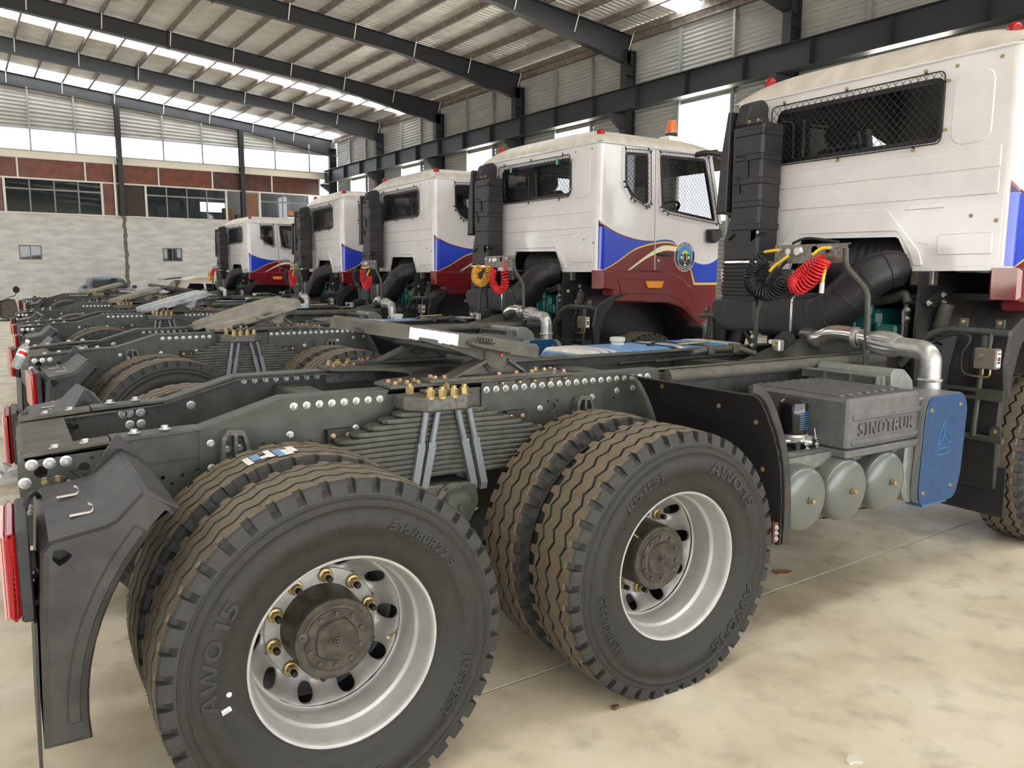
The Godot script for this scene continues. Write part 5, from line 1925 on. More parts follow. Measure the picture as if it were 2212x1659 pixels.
func build_underbody(t: Node3D):
	# engine and the parts hung between frame and cab
	var e := N(t, "engine")
	var b := MB.new()
	b.box(Vector3(4.45, 1.15, 0), Vector3(.9, .55, .55), .03)
	P(e, "engine_block", b, M.engine_teal)
	for q in [[4.0, 1.30, .18, .1, .16, .12], [4.0, 1.28, .36, .12, .10, .14], [3.98, 1.36, .0, .08, .12, .12], [4.0, 1.16, .1, .1, .12, .3], [3.97, 1.42, .22, .05, .09, .05]]:
		var m := MB.new()
		m.box(Vector3(q[0], q[1], q[2]), Vector3(q[3], q[4], q[5]), .015)
		P(e, "engine_cover", m, M.engine_teal)
	for q in [[3.96, 1.30, .12], [3.96, 1.27, .30], [3.95, 1.33, .02]]:
		var m := MB.new()
		m.tube([Vector3(q[0], q[1] - .08, q[2]), Vector3(q[0], q[1] + .07, q[2])], .022, 12)
		P(e, "sender", m, M.engine_teal)
	var gb := MB.new()
	gb.tube([Vector3(4.0, 1.0, 0), Vector3(3.5, 1.0, 0), Vector3(3.1, .95, 0), Vector3(2.9, .9, 0)], [.26, .22, .17, .08], 20)
	P(t, "gearbox", gb, M.chassis)
	var sp := MB.new()
	sp.tube([Vector3(1.98, 1.135, .452), Vector3(3.78, 1.135, .452)], .034, 16)
	P(t, "side_tube", sp, M.chassis_dusty)
	var ps := MB.new()
	ps.tube([Vector3(2.9, .9, 0), Vector3(1.5, .62, 0)], .055, 12)
	P(t, "propeller_shaft", ps, M.chassis)
	# fittings lying on the frame between the rails
	var ac := N(t, "shift_linkage")
	for q in [[[2.62, 1.185, -.02], [2.75, 1.20, .0], [2.98, 1.195, .0], [3.08, 1.16, .06]], [[2.5, 1.12, -.20], [2.9, 1.13, -.18], [3.3, 1.14, -.15]], [[2.3, 1.11, -.30], [2.8, 1.12, -.28], [3.3, 1.13, -.26]]]:
		var m := MB.new()
		var pp := []
		for v in q: pp.append(Vector3(v[0], v[1], v[2]))
		m.tube(curve(pp), .020 if q[0][2] > -.1 else .009, 10)
		P(ac, "linkage_rod", m, M.chassis if q[0][2] > -.1 else M.black_rubber)
	for x in [2.74, 2.95]:
		var m := MB.new()
		m.box(Vector3(x, 1.195, .0), Vector3(.05, .06, .07), .01)
		P(ac, "rod_bracket", m, M.chassis)
	var md := MB.new()
	md.tube([Vector3(3.2, 1.23, .15), Vector3(3.32, 1.25, .10)], .05, 18)
	P(ac, "booster_can", md, M.black_rubber)
	var mv := MB.new()
	mv.box(Vector3(3.17, 1.215, .16), Vector3(.05, .07, .05), .008)
	mv.tube([Vector3(3.17, 1.24, .16), Vector3(3.08, 1.245, .17)], .014, 10)
	P(ac, "booster_valve", mv, M.pipe_steel)
	var bf := MB.new()
	bf.tube([Vector3(3.09, 1.245, .18), Vector3(3.07, 1.215, .21)], .01, 8)
	P(ac, "brass_fitting", bf, M.gold_zinc)
	var bf2 := MB.new()
	bf2.tube([Vector3(2.70, 1.215, -.22), Vector3(2.95, 1.222, -.2)], .008, 8)
	P(ac, "brass_fitting", bf2, M.gold_zinc)
	for k in 4:
		var m := MB.new()
		m.tube(curve([Vector3(1.6, 1.02, -.1 - .05 * k), Vector3(2.1, 1.03 + .01 * k, -.12 - .05 * k), Vector3(2.6, 1.04, -.1 - .06 * k), Vector3(3.2, 1.10, -.15 - .05 * k)]), .009, 6)
		P(ac, "air_line", m, M.black_rubber)
	# cab mounts
	for s in [1.0, -1.0]:
		var c := N(t, "cab_mount")
		var pl := MB.new()
		sprism(pl, rounded(V([3.93, 1.165, 4.01, 1.165, 4.0, 1.30, 4.02, 1.42, 3.98, 1.47, 3.94, 1.42, 3.95, 1.30]), .015), .46, .475, s, [circ(3.975, 1.335, .014, 10), circ(3.97, 1.25, .012, 10)], .002)
		P(c, "mount_plate", pl, M.plate_steel)
		for y in [1.43, 1.375, 1.21, 1.185]: P(c, "mount_bolt", K.bolt_nut, M.zinc, Vector3(3.975, y, .476 * s), bz(s))
		var ar := MB.new()
		sprism(ar, rounded(V([3.96, 1.47, 4.10, 1.55, 4.18, 1.55, 4.20, 1.48, 4.06, 1.44]), .02), .48, .60, s, [], .006)
		P(c, "swing_arm", ar, M.black_plastic)
		for q in [[3.985, 1.475], [4.14, 1.525], [4.15, 1.475]]: P(c, "mount_bolt", K.bolt_nut, M.zinc, Vector3(q[0], q[1], .602 * s), bz(s))
		var sh := MB.new()
		sh.tube([Vector3(4.13, 1.47, .64 * s), Vector3(4.12, 1.30, .60 * s)], .042, 18)
		P(c, "shock_body", sh, M.chassis)
		P(c, "shock_coil", coil([Vector3(4.12, 1.32, .60 * s), Vector3(4.11, 1.10, .575 * s)], .042, .008, 6), M.black_rubber)
		var bk := MB.new()
		bk.box(Vector3(4.06, 1.63, .52 * s), Vector3(.06, .10, .15), .006)
		P(c, "cab_bracket", bk, M.plate_steel)
	var cr := MB.new()
	cr.tube(bent([Vector3(4.05, 1.50, -.5), Vector3(4.05, 1.47, .2), Vector3(4.02, 1.50, .36), Vector3(4.0, 1.53, .44), Vector3(3.99, 1.47, .47)], .06), .03, 12)
	P(t, "anti_roll_bar", cr, M.chassis)

func build_front_guard(t: Node3D, s: float):
	# black inner mudguard behind the front wheel with its pipes and box
	var g := N(t, "front_inner_guard")
	var o := [Vector2(3.90, .42), Vector2(3.88, .80), Vector2(3.90, 1.10), Vector2(3.97, 1.30), Vector2(4.10, 1.43), Vector2(4.35, 1.50), Vector2(4.9, 1.50), Vector2(4.9, 1.47), Vector2(4.38, 1.46), Vector2(4.14, 1.38), Vector2(4.01, 1.25), Vector2(3.95, 1.08), Vector2(3.93, .80), Vector2(3.95, .42)]
	var mb := MB.new()
	sprism(mb, rounded(PackedVector2Array(o), .03, 3), .80, 1.12, s, [], .012)
	P(g, "guard_shell", mb, M.black_plastic)
	var w := MB.new()
	sprism(w, rounded(V([3.86, 1.15, 3.90, 1.33, 4.02, 1.40, 4.10, 1.43, 4.14, 1.36, 4.02, 1.24, 3.97, 1.1, 3.95, .95, 3.90, .95]), .02), .93, 1.14, s, [], .015)
	P(g, "guard_shoulder", w, M.black_plastic)
	var f := MB.new()
	sprism(f, V([3.925, .27, 3.935, .27, 3.93, .56, 3.92, .56]), .60, 1.16, s)
	P(g, "rubber_flap", f, M.flap_black)
	var p1 := MB.new()
	p1.tube(bent([Vector3(3.80, 1.10, .56 * s), Vector3(3.82, 1.30, .72 * s), Vector3(3.83, 1.335, .82 * s), Vector3(3.84, 1.325, 1.16 * s)], .06), .021, 14)
	P(g, "support_tube", p1, M.chassis)
	for z in [.90, 1.10]:
		var tb := MB.new()
		tb.box(Vector3(3.85, 1.375, z * s), Vector3(.012, .05, .05), .003)
		P(g, "tube_tab", tb, M.chassis)
		P(g, "tab_bolt", K.bolt_small, M.gold_zinc, Vector3(3.843, 1.38, z * s), BBK)
	var p2 := MB.new()
	p2.tube([Vector3(3.86, .73, .6 * s), Vector3(3.86, .722, 1.16 * s)], .019, 14)
	P(g, "support_tube", p2, M.chassis)
	var p3 := MB.new()
	p3.tube([Vector3(3.85, .73, 1.0 * s), Vector3(3.84, 1.32, 1.03 * s)], .016, 12)
	P(g, "support_tube", p3, M.chassis)
	var tg := MB.new()
	tg.t = Transform3D(RZ, Vector3(3.85, 0, 0))
	tg.prism(rounded(V([1.10 * s, .73, 1.155 * s, .73, 1.155 * s, .80, 1.12 * s, .81, 1.09 * s, .78]), .01), 0, .008)
	P(g, "tube_tab", tg, M.chassis)
	P(g, "tab_bolt", K.bolt_small, M.gold_zinc, Vector3(3.84, .775, 1.125 * s), BBK)
	var sl := MB.new()
	sl.t = Transform3D(RZ, Vector3(3.83, 0, 0))
	sl.prism(rect(minf(.6 * s, 1.16 * s), .945, maxf(.6 * s, 1.16 * s), 1.01), 0, .006, [rrect(minf(.85 * s, 1.02 * s), .965, maxf(.85 * s, 1.02 * s), .99, .0115, 4)])
	P(g, "slotted_bar", sl, M.chassis)
	var iw := MB.new()
	sprism(iw, V([3.95, .62, 4.30, .95, 5.0, .95, 5.5, .62, 5.72, .62, 5.72, 1.66, 3.95, 1.66, 3.93, 1.30]), .55, .57, s)
	P(g, "arch_liner", iw, M.black_plastic)
	var il := MB.new()
	sprism(il, V([4.3, 1.49, 4.92, 1.49, 5.25, 1.36, 5.48, 1.05, 5.5, .6, 5.53, .6, 5.52, 1.06, 5.28, 1.40, 4.93, 1.53, 4.3, 1.53]), .56, 1.10, s)
	P(g, "arch_top", il, M.black_plastic)
	if s < 0: return
	var bx := N(t, "level_box")
	var b := MB.new()
	b.box(Vector3(3.80, 1.185, 1.07), Vector3(.06, .115, .12), .005)
	P(bx, "box_body", b, M.box_brown)
	var lb := MB.new()
	lb.box(Vector3(3.80, 1.185, 1.1315), Vector3(.04, .09, .002))
	P(bx, "white_label", lb, M.white_plain)
	for q in [[.0, .022, M.rust_red], [-.02, .012, M.black_plain], [.03, .01, M.rust_red]]:
		var l2 := MB.new()
		l2.box(Vector3(3.80, 1.185 + q[0], 1.1328), Vector3(.03, q[1], .001))
		P(bx, "label_print", l2, q[2])
	var kn := MB.new()
	kn.tube([Vector3(3.77, 1.20, 1.05), Vector3(3.74, 1.20, 1.05)], .012, 10)
	P(bx, "box_port", kn, M.box_brown)
	var st := MB.new()
	st.tube([Vector3(3.81, 1.24, 1.07), Vector3(3.83, 1.33, 1.07)], .012, 8)
	P(bx, "box_stem", st, M.chassis)
	var br := MB.new()
	for z in [1.05, 1.09]: br.tube([Vector3(3.80, 1.13, z), Vector3(3.80, 1.095, z)], .006, 8)
	br.tube(bent([Vector3(3.80, 1.095, 1.09), Vector3(3.80, 1.08, 1.08), Vector3(3.80, 1.08, 1.0)], .01), .005, 8)
	P(bx, "brass_pipe", br, M.gold_zinc)
	var cb := MB.new()
	cb.tube(curve([Vector3(3.80, 1.08, 1.0), Vector3(3.78, 1.10, .95), Vector3(3.76, 1.20, .95), Vector3(3.78, 1.29, .98), Vector3(3.80, 1.31, .90), Vector3(3.80, 1.27, .78), Vector3(3.80, 1.15, .66)]), .008, 8)
	P(bx, "air_line", cb, M.black_rubber)

func build_fuel_tank(t: Node3D):
	var f := N(t, "fuel_tank")
	var m := MB.new()
	m.t = Transform3D(RZ, Vector3(3.75, 0, 0))
	m.prism(rrect(-1.18, .55, -.56, 1.15, .12, 6), 0, 1.45, [], .03)
	P(f, "tank_body", m, M.tank_blue)
	for x in [2.45, 2.52, 3.05, 3.12, 3.60]:
		var s := MB.new()
		s.t = Transform3D(RZ, Vector3(x + .03, 0, 0))
		s.prism(rrect(-1.184, .546, -.556, 1.154, .12, 6), 0, .04)
		P(f, "tank_strap", s, M.tank_pale if x != 3.05 else M.black_rubber)
	for q in [[2.305, 2.44], [3.66, 3.752]]:
		var e := MB.new()
		e.t = Transform3D(RZ, Vector3(q[1], 0, 0))
		e.prism(rrect(-1.182, .548, -.558, 1.152, .12, 6), 0, q[1] - q[0], [], .02)
		P(f, "tank_end", e, M.tank_pale)
	var c := MB.new()
	c.t = Transform3D(BUP, Vector3(2.85, .06, -.98))
	c.lathe([Vector2(.05, 1.06), Vector2(.045, 1.11), Vector2(.055, 1.115), Vector2(.055, 1.14), Vector2(.04, 1.145), Vector2(0, 1.145)], 24)
	P(f, "filler_cap", c, M.tank_pale)
	var se := MB.new()
	se.t = Transform3D(BUP, Vector3(3.0, .06, -.8))
	se.lathe([Vector2(.03, 1.08), Vector2(.03, 1.105), Vector2(0, 1.107)], 16)
	se.t = Transform3D()
	se.tube(curve([Vector3(3.0, 1.165, -.8), Vector3(3.06, 1.18, -.75), Vector3(3.2, 1.162, -.70), Vector3(3.35, 1.15, -.6)]), .007, 6)
	P(f, "level_sender", se, M.black_rubber)

func clip_seg(poly: PackedVector2Array, a: Vector2, d: Vector2) -> Array:
	# parameters where a line through a along d lies inside an outline
	var ts := []
	for i in poly.size():
		var p := poly[i]
		var e := poly[(i + 1) % poly.size()] - p
		var den := d.cross(e)
		if absf(den) < 1e-9: continue
		var u := (p - a).cross(d) / den
		if u < 0.0 or u >= 1.0: continue
		ts.append((p - a).cross(e) / den)
	ts.sort()
	return ts
func guard_mesh(poly: PackedVector2Array, pitch: float, bow := 0.0) -> MB:
	# wire frame round an outline with crossed wires, in xy
	var mb := MB.new()
	var ring := []
	for p in poly: ring.append(Vector3(p.x, p.y, 0))
	mb.tube(ring, .0042, 6, false, true)
	var c := Vector2.ZERO
	for p in poly: c += p / poly.size()
	for k2 in 2:
		var d := Vector2(.68, .73) if k2 == 0 else Vector2(.68, -.73)
		var n := d.orthogonal()
		for i in range(-40, 41):
			var a := c + n * (i * pitch)
			var ts := clip_seg(poly, a, d)
			for j in range(0, ts.size() - 1, 2):
				if ts[j + 1] - ts[j] < .01: continue
				var p: Vector2 = a + d * ts[j]
				var q: Vector2 = a + d * ts[j + 1]
				var zz := .002 if k2 else -.002
				mb.tube([Vector3(p.x, p.y, zz), Vector3(q.x, q.y, zz)], .0017, 4, false)
	return mb
func guard_tab() -> ArrayMesh:
	var mb := MB.new()
	mb.prism(rrect(-.009, -.006, .009, .03, .008, 3), -.004, .0)
	mb.lathe([Vector2(.007, 0), Vector2(.006, .006), Vector2(0, .008)], 10)
	return mb.done()
func disc_of(x: float, y: float, r: float, z0: float, z1: float, n := 40) -> MB:
	var mb := MB.new()
	mb.prism(circ(x, y, r, n), z0, z1)
	return mb

func build_cab(t: Node3D, tape: bool):
	var c := N(t, "cab")
	var RP := Transform3D(RZ, Vector3(4.02, 0, 0))
	# ---- rear wall with notch, window and pressed fields
	var hole := rrect(-.63, 2.445, .588, 2.81, .055)
	var rw := MB.new()
	rw.t = RP
	rw.prism(V([-.97, 1.685, -.485, 1.685, -.465, 1.74, -.40, 1.885, -.38, 1.897, .335, 1.884, .355, 1.875, .43, 1.74, .445, 1.685, .97, 1.685, .97, 2.925, -.97, 2.925]), -.03, 0, [hole])
	P(c, "rear_wall", rw, M.cab_white)
	for f in [[rrect(-.945, 2.255, .945, 2.378, .012, 3), .006], [rrect(-.945, 2.105, .945, 2.238, .012, 3), .006], [rrect(.645, 2.405, .88, 2.815, .07, 5), .006],
			[V([.385, 2.046, .64, 2.046, .655, 2.084, .42, 2.084]), .007], [rounded(V([-.945, 2.03, -.945, 2.085, -.64, 2.088, -.66, 2.05]), .006, 2), .006],
			[rrect(.61, 1.765, .935, 1.89, .012, 3), .007], [rounded(V([-.62, 1.76, -.40, 2.072, .27, 2.062, .505, 1.79, .53, 1.70, .47, 1.70, .44, 1.78, .35, 1.92, -.39, 1.93, -.50, 1.74, -.52, 1.70]), .02, 3), .010],
			[rrect(-.945, 1.70, -.70, 2.0, .012, 3), .005], [V([.46, 1.668, .965, 1.668, .965, 1.70, .46, 1.70]), .004]]:
		var pm := MB.new()
		pm.t = RP
		pm.prism(f[0], -.01, f[1], [], minf(.0048, f[1] * .8))
		P(c, "pressed_panel", pm, M.cab_white)
	for q in [[.80, 1.99], [.945, 1.955], [.655, 2.86], [.905, 2.86], [-.93, 1.73]]: P(c, "panel_screw", K.bolt_small, M.gold_zinc, Vector3(4.018, q[1], q[0]), BBK)
	# ---- window
	var ring := MB.new()
	ring.t = RP
	ring.prism(MB.grown(MB.ccw(hole), .006), -.012, .004, [MB.grown(MB.ccw(hole), -.022)], .001)
	P(c, "window_seal", ring, M.glass_edge)
	var gl := MB.new()
	gl.t = RP
	gl.prism(MB.grown(MB.ccw(hole), -.02), -.010, -.006)
	P(c, "rear_window", gl, M.cab_glass)
	var gp := rrect(-.665, 2.425, .603, 2.842, .035, 4)
	P(c, "window_guard", guard_mesh(gp, .036), M.guard_wire, Vector3(3.988, 0, 0), RZ)
	for q in [[-.56, 2.842, 0], [-.06, 2.842, 0], [.48, 2.842, 0], [-.60, 2.425, 2], [-.1, 2.425, 2], [.43, 2.425, 2], [-.665, 2.74, 1], [-.665, 2.50, 1], [.603, 2.78, 3], [.603, 2.50, 3]]:
		P(c, "guard_tab", K.tab, M.guard_wire, Vector3(3.99, q[1], q[0]), RZ * Basis(Vector3(0, 0, 1), q[2] * PI / 2))
		P(c, "tab_bolt", K.bolt_small, M.gold_zinc, Vector3(3.986, q[1] + [.02, 0, -.02, 0][q[2]], q[0] + [0, -.02, 0, .02][q[2]]), BBK)
	if tape:
		for z in [-.42, .40]:
			var tm := MB.new()
			tm.box(Vector3(3.982, 2.80, z), Vector3(.002, .08, .035))
			P(c, "green_tape", tm, M.tape_green)
	# ---- sides
	var rear_side := V([4.09, 1.685, 4.782, 1.685, 4.752, 2.918, 4.09, 2.912])
	var door := V([4.795, 1.69, 4.905, 1.68, 5.10, 1.62, 5.31, 1.49, 5.44, 1.30, 5.50, 1.14, 5.76, 1.14, 5.76, 2.2, 5.57, 2.93, 4.764, 2.918])
	var qwin := rounded(V([4.344, 2.842, 4.649, 2.852, 4.668, 2.375, 4.615, 2.355, 4.44, 2.429, 4.353, 2.543]), .035, 4)
	var dwin := rounded(V([4.824, 2.855, 5.50, 2.868, 5.695, 2.225, 4.95, 2.305, 4.872, 2.345]), .04, 4)
	var qg := rounded(V([4.322, 2.872, 4.668, 2.882, 4.688, 2.35, 4.62, 2.325, 4.43, 2.395, 4.33, 2.52]), .035, 4)
	var dg := rounded(V([4.80, 2.885, 5.52, 2.898, 5.725, 2.19, 4.945, 2.27, 4.848, 2.32]), .04, 4)
	var red := []
	var y1 := curve([Vector2(4.092, 1.694), Vector2(4.251, 1.765), Vector2(4.458, 1.882), Vector2(4.62, 1.938), Vector2(4.78, 1.968), Vector2(4.938, 1.984), Vector2(5.05, 1.974), Vector2(5.12, 1.945)], 4)
	var rt := curve([Vector2(4.092, 2.126), Vector2(4.243, 2.062), Vector2(4.453, 2.012), Vector2(4.626, 1.992), Vector2(4.80, 1.992)], 4)
	var b2 := curve([Vector2(4.80, 1.993), Vector2(4.937, 2.008), Vector2(5.05, 1.994), Vector2(5.125, 1.945)], 4)
	var a_red := PackedVector2Array()
	for p in y1: a_red.append(p)
	for p in [[5.26, 1.80], [5.33, 1.70], [5.385, 1.55], [5.76, 1.55], [5.76, 1.14], [5.0, 1.14], [4.092, 1.60]]: a_red.append(Vector2(p[0], p[1]))
	var a_strip := PackedVector2Array()
	for p in rt: a_strip.append(p)
	for i in range(rt.size() - 1, -1, -1): a_strip.append(rt[i] - Vector2(0, .018 * (1.0 - .8 * i / rt.size())))
	var a_blue := PackedVector2Array()
	for i in rt.size(): a_blue.append(rt[i] - Vector2(0, .017 * (1.0 - .8 * i / rt.size())))
	for i in range(16, -1, -1): a_blue.append(y1[i])
	var a_blue2 := PackedVector2Array()
	for p in b2: a_blue2.append(p)
	for i in range(y1.size() - 1, 15, -1): a_blue2.append(y1[i])
	var a_y1 := PackedVector2Array()
	for p in y1: a_y1.append(p + Vector2(0, .004))
	for i in range(y1.size() - 1, -1, -1): a_y1.append(y1[i] - Vector2(0, .004 + .008 * sin(PI * i / y1.size())))
	var a_y2 := PackedVector2Array()
	for p in curve([Vector2(4.405, 1.688), Vector2(4.675, 1.845), Vector2(4.894, 1.943), Vector2(5.12, 1.938)], 5): a_y2.append(p)
	for p in curve([Vector2(5.09, 1.886), Vector2(4.92, 1.89), Vector2(4.676, 1.812), Vector2(4.435, 1.688)], 5): a_y2.append(p)
	var a_blue3 := PackedVector2Array()
	for p in curve([Vector2(5.30, 1.83), Vector2(5.38, 1.787), Vector2(5.516, 1.757), Vector2(5.65, 1.772), Vector2(5.758, 1.82)], 4): a_blue3.append(p)
	for p in [[5.758, 1.56], [5.40, 1.56], [5.34, 1.70], [5.27, 1.80]]: a_blue3.append(Vector2(p[0], p[1]))
	var a_y3 := V([5.31, 1.74, 5.345, 1.69, 5.402, 1.56, 5.758, 1.56, 5.758, 1.535, 5.385, 1.535])
	var a_pin := PackedVector2Array()
	for p in rt: a_pin.append(p + Vector2(0, .006))
	for i in range(rt.size() - 1, -1, -1): a_pin.append(rt[i] - Vector2(0, .001))
	for s in [1.0, -1.0]:
		var cn := MB.new()
		cn.smooth()
		for k in 8:
			var a := PI / 2 * k / 8.0
			var b := PI / 2 * (k + 1) / 8.0
			var f := func(w): return Vector3(4.09 - .07 * cos(w), 0, s * (.965 + .065 * sin(w)))
			cn.quad(f.call(a) + Vector3(0, 1.685, 0), f.call(a) + Vector3(0, 2.915, 0), f.call(b) + Vector3(0, 2.915, 0), f.call(b) + Vector3(0, 1.685, 0))
		P(c, "corner_panel", cn, M.cab_white)
		for q in [[1.694, 2.108, M.paint_blue], [2.108, 2.128, M.paint_red]]:
			var cd := MB.new()
			cd.smooth()
			for k in range(3, 8):
				var a := PI / 2 * k / 8.0
				var b := PI / 2 * (k + 1) / 8.0
				var f := func(w): return Vector3(4.09 - .0715 * cos(w), 0, s * (.965 + .0665 * sin(w)))
				var dy := .012 * (7 - k)
				cd.quad(f.call(a) + Vector3(0, q[0], 0), f.call(a) + Vector3(0, q[1] + dy, 0), f.call(b) + Vector3(0, q[1] + dy - .012, 0), f.call(b) + Vector3(0, q[0], 0))
			P(c, "corner_stripe", cd, q[2])
		var sp := MB.new()
		sprism(sp, rear_side, 1.0, 1.03, s, [qwin])
		P(c, "rear_side_panel", sp, M.cab_white)
		var dr := MB.new()
		sprism(dr, door, .995, 1.031, s, [dwin], .002)
		P(c, "door", dr, M.cab_white)
		var lay := 0
		for q in [[a_red, M.paint_red], [a_strip, M.paint_red], [a_blue, M.paint_blue], [a_blue2, M.paint_blue], [a_y1, M.paint_yellow], [a_y2, M.paint_cream], [a_blue3, M.paint_blue], [a_y3, M.paint_yellow], [a_pin, M.paint_cream]]:
			lay += 1
			for body in [rear_side, MB.grown(MB.ccw(door), -.003)]:
				for piece in Geometry2D.intersect_polygons(MB.ccw(q[0]), MB.ccw(body)):
					if piece.size() < 3: continue
					var dm := MB.new()
					sprism(dm, piece, 1.029, 1.0318 + .0003 * lay, s)
					P(c, "paint_stripe", dm, q[1])
		for w in [[qwin, qg, "quarter"], [dwin, dg, "door"]]:
			var sm := MB.new()
			sprism(sm, MB.grown(MB.ccw(w[0]), .004), 1.015, 1.034, s, [MB.grown(MB.ccw(w[0]), -.02)])
			P(c, w[2] + "_seal", sm, M.glass_edge)
			var g2 := MB.new()
			sprism(g2, MB.grown(MB.ccw(w[0]), -.018), 1.018, 1.022, s)
			P(c, w[2] + "_window", g2, M.cab_glass)
			P(c, w[2] + "_guard", guard_mesh(w[1], .034), M.guard_wire, Vector3(0, 0, 1.06 * s))
			var po: PackedVector2Array = w[1]
			var cen := Vector2.ZERO
			for p in po: cen += p / po.size()
			for i in range(2, po.size(), 3):
				var d := (po[i] - cen).normalized()
				P(c, "guard_tab", K.tab, M.guard_wire, Vector3(po[i].x, po[i].y, 1.058 * s), Basis(Vector3(0, 0, 1), d.angle() - PI / 2))
		# emblem on the door
		var ez := 1.035
		for q in [[.158, M.white_plain], [.1515, M.black_plain], [.117, M.white_plain], [.1135, M.sky_blue]]:
			var dm := MB.new()
			sprism(dm, circ(5.234, 1.837, q[0], 48), 1.03, ez, s)
			P(c, "emblem_disc", dm, q[1])
			ez += .0004
		for q in [[.066, c8(92, 156, 156)], [.058, c8(146, 180, 112)], [.048, c8(206, 202, 76)]]:
			var dm := MB.new()
			sprism(dm, circ(5.234, 1.845, q[0], 36), 1.03, ez, s)
			P(c, "emblem_sun", dm, K.sunmat[int(q[0] * 1000)])
			ez += .0003
		var rd := PackedVector2Array()
		for k in 21: rd.append(Vector2(5.234, 1.837) + Vector2(cos(lerpf(-2.75, -.39, k / 20.0)), sin(lerpf(-2.75, -.39, k / 20.0))) * .108)
		var sh := [[rd, M.black_plain], [rect(5.214, 1.792, 5.254, 1.868), M.paint_red], [rect(5.218, 1.835, 5.25, 1.85), M.black_plain], [rect(5.223, 1.81, 5.245, 1.828), M.black_plain], [V([5.15, 1.79, 5.196, 1.79, 5.206, 1.862, 5.17, 1.862, 5.152, 1.84]), M.print_navy], [V([5.318, 1.79, 5.272, 1.79, 5.262, 1.862, 5.298, 1.862, 5.316, 1.84]), M.print_green], [rect(5.166, 1.815, 5.19, 1.84), M.white_plain], [rect(5.278, 1.815, 5.302, 1.84), M.white_plain], [V([5.226, 1.768, 5.242, 1.768, 5.238, 1.786, 5.230, 1.786]), M.white_plain], [V([5.218, 1.738, 5.25, 1.738, 5.246, 1.756, 5.222, 1.756]), M.white_plain]]
		for q in sh:
			var dm := MB.new()
			sprism(dm, q[0], 1.03, ez, s)
			P(c, "emblem_print", dm, q[1])
			ez += .0002
		if s > 0:
			var tx := MB.new()
			ring_text(tx, "TRANS PETAWI", .021, .134, 90, 0, 1.5, false, .001)
			ring_text(tx, "TRANSPORT AND LOGISTICS", .010, .134, -90, 0, 1.25, true, .001)
			P(c, "emblem_lettering", tx, M.white_plain, Vector3(5.234, 1.837, 1.0365))
		# door handle, mirrors, drip rail
		var hn := MB.new()
		sprism(hn, rounded(V([4.815, 1.872, 5.02, 1.862, 5.025, 1.84, 4.90, 1.835, 4.82, 1.85]), .01), 1.03, 1.06, s, [], .006)
		P(c, "door_handle", hn, M.black_plastic)
		var kl := MB.new()
		sprism(kl, circ(4.835, 1.79, .014, 14), 1.03, 1.042, s, [], .002)
		P(c, "door_lock", kl, M.zinc)
		var ma := MB.new()
		ma.tube(bent([Vector3(5.35, 2.90, 1.03 * s), Vector3(5.40, 2.92, 1.14 * s), Vector3(5.66, 2.90, 1.24 * s), Vector3(5.74, 2.75, 1.28 * s)], .05), .028, 10)
		P(c, "mirror_arm", ma, M.black_plastic)
		var mi := MB.new()
		mi.box(Vector3(5.76, 2.50, 1.29 * s), Vector3(.12, .50, .24), .03)
		P(c, "mirror_head", mi, M.black_plastic)
		var ml := MB.new()
		sprism(ml, rounded(V([5.53, 2.13, 5.70, 2.14, 5.72, 2.06, 5.62, 1.98, 5.55, 2.0]), .02), 1.04, 1.13, s, [], .012)
		P(c, "lower_mirror", ml, M.black_plastic)
		# front wing with its marker
		var fw := MB.new()
		sprism(fw, V([3.99, 1.686, 4.90, 1.68, 5.10, 1.625, 5.31, 1.49, 5.44, 1.31, 5.505, 1.13, 5.43, 1.08, 5.35, 1.16, 5.15, 1.296, 4.917, 1.358, 4.15, 1.371, 4.135, 1.48, 3.995, 1.505]), .94, 1.115, s, [], .018)
		P(c, "front_wing", fw, M.paint_red)
		var fl := MB.new()
		sprism(fl, rounded(V([4.20, 1.60, 4.88, 1.60, 5.05, 1.54, 5.23, 1.42, 5.35, 1.26, 5.28, 1.23, 5.13, 1.36, 4.90, 1.44, 4.24, 1.45]), .02), 1.113, 1.122, s, [], .006)
		P(c, "wing_panel", fl, M.paint_red)
		var am := MB.new()
		sprism(am, rounded(V([4.565, 1.578, 4.823, 1.578, 4.795, 1.508, 4.60, 1.508]), .01), 1.12, 1.14, s, [], .005)
		P(c, "side_marker_lamp", am, M.amber_core)
	# ---- roof
	var rf := MB.new()
	var nx := 30
	var nz := 40
	var g := []
	for i in nx + 1:
		var v := -cos(PI * i / nx)
		var row := []
		for j in nz + 1:
			var u := -cos(PI * j / nz)
			var h := .17 * pow(maxf(0.0, 1.0 - pow(absf(u), 5.0)), .55) * pow(maxf(0.0, 1.0 - pow(absf(v), 9.0)), .55)
			row.append(Vector3(4.875 + .865 * v - (.10 * h / .17 if v > .6 else 0.0), 2.922 + h, 1.042 * u))
		g.append(row)
	rf.smooth()
	for i in nx:
		for j in nz: rf.quad(g[i][j], g[i][j + 1], g[i + 1][j + 1], g[i + 1][j])
	P(c, "roof", rf, M.roof_white)
	var dp := MB.new()
	dp.t = Transform3D(RY, Vector3.ZERO)
	dp.prism(rrect(4.005, -1.045, 5.72, 1.045, .08, 5), 2.905, 2.924, [], .006)
	P(c, "drip_rail", dp, M.cab_white)
	for z in [-.81, .90]:
		var ml := MB.new()
		ml.t = Transform3D(BUP, Vector3(4.13, 3.02 if z > 0 else 3.055, z))
		ml.lathe([Vector2(.04, -.03), Vector2(.04, .004), Vector2(.034, .026), Vector2(.02, .038), Vector2(0, .042)], 18)
		P(c, "roof_marker_lamp", ml, M.lens_red)
	var bb := MB.new()
	bb.box(Vector3(5.22, 3.075, .80), Vector3(.22, .05, .16), .008)
	P(c, "beacon_base", bb, M.white_plain)
	var bk := MB.new()
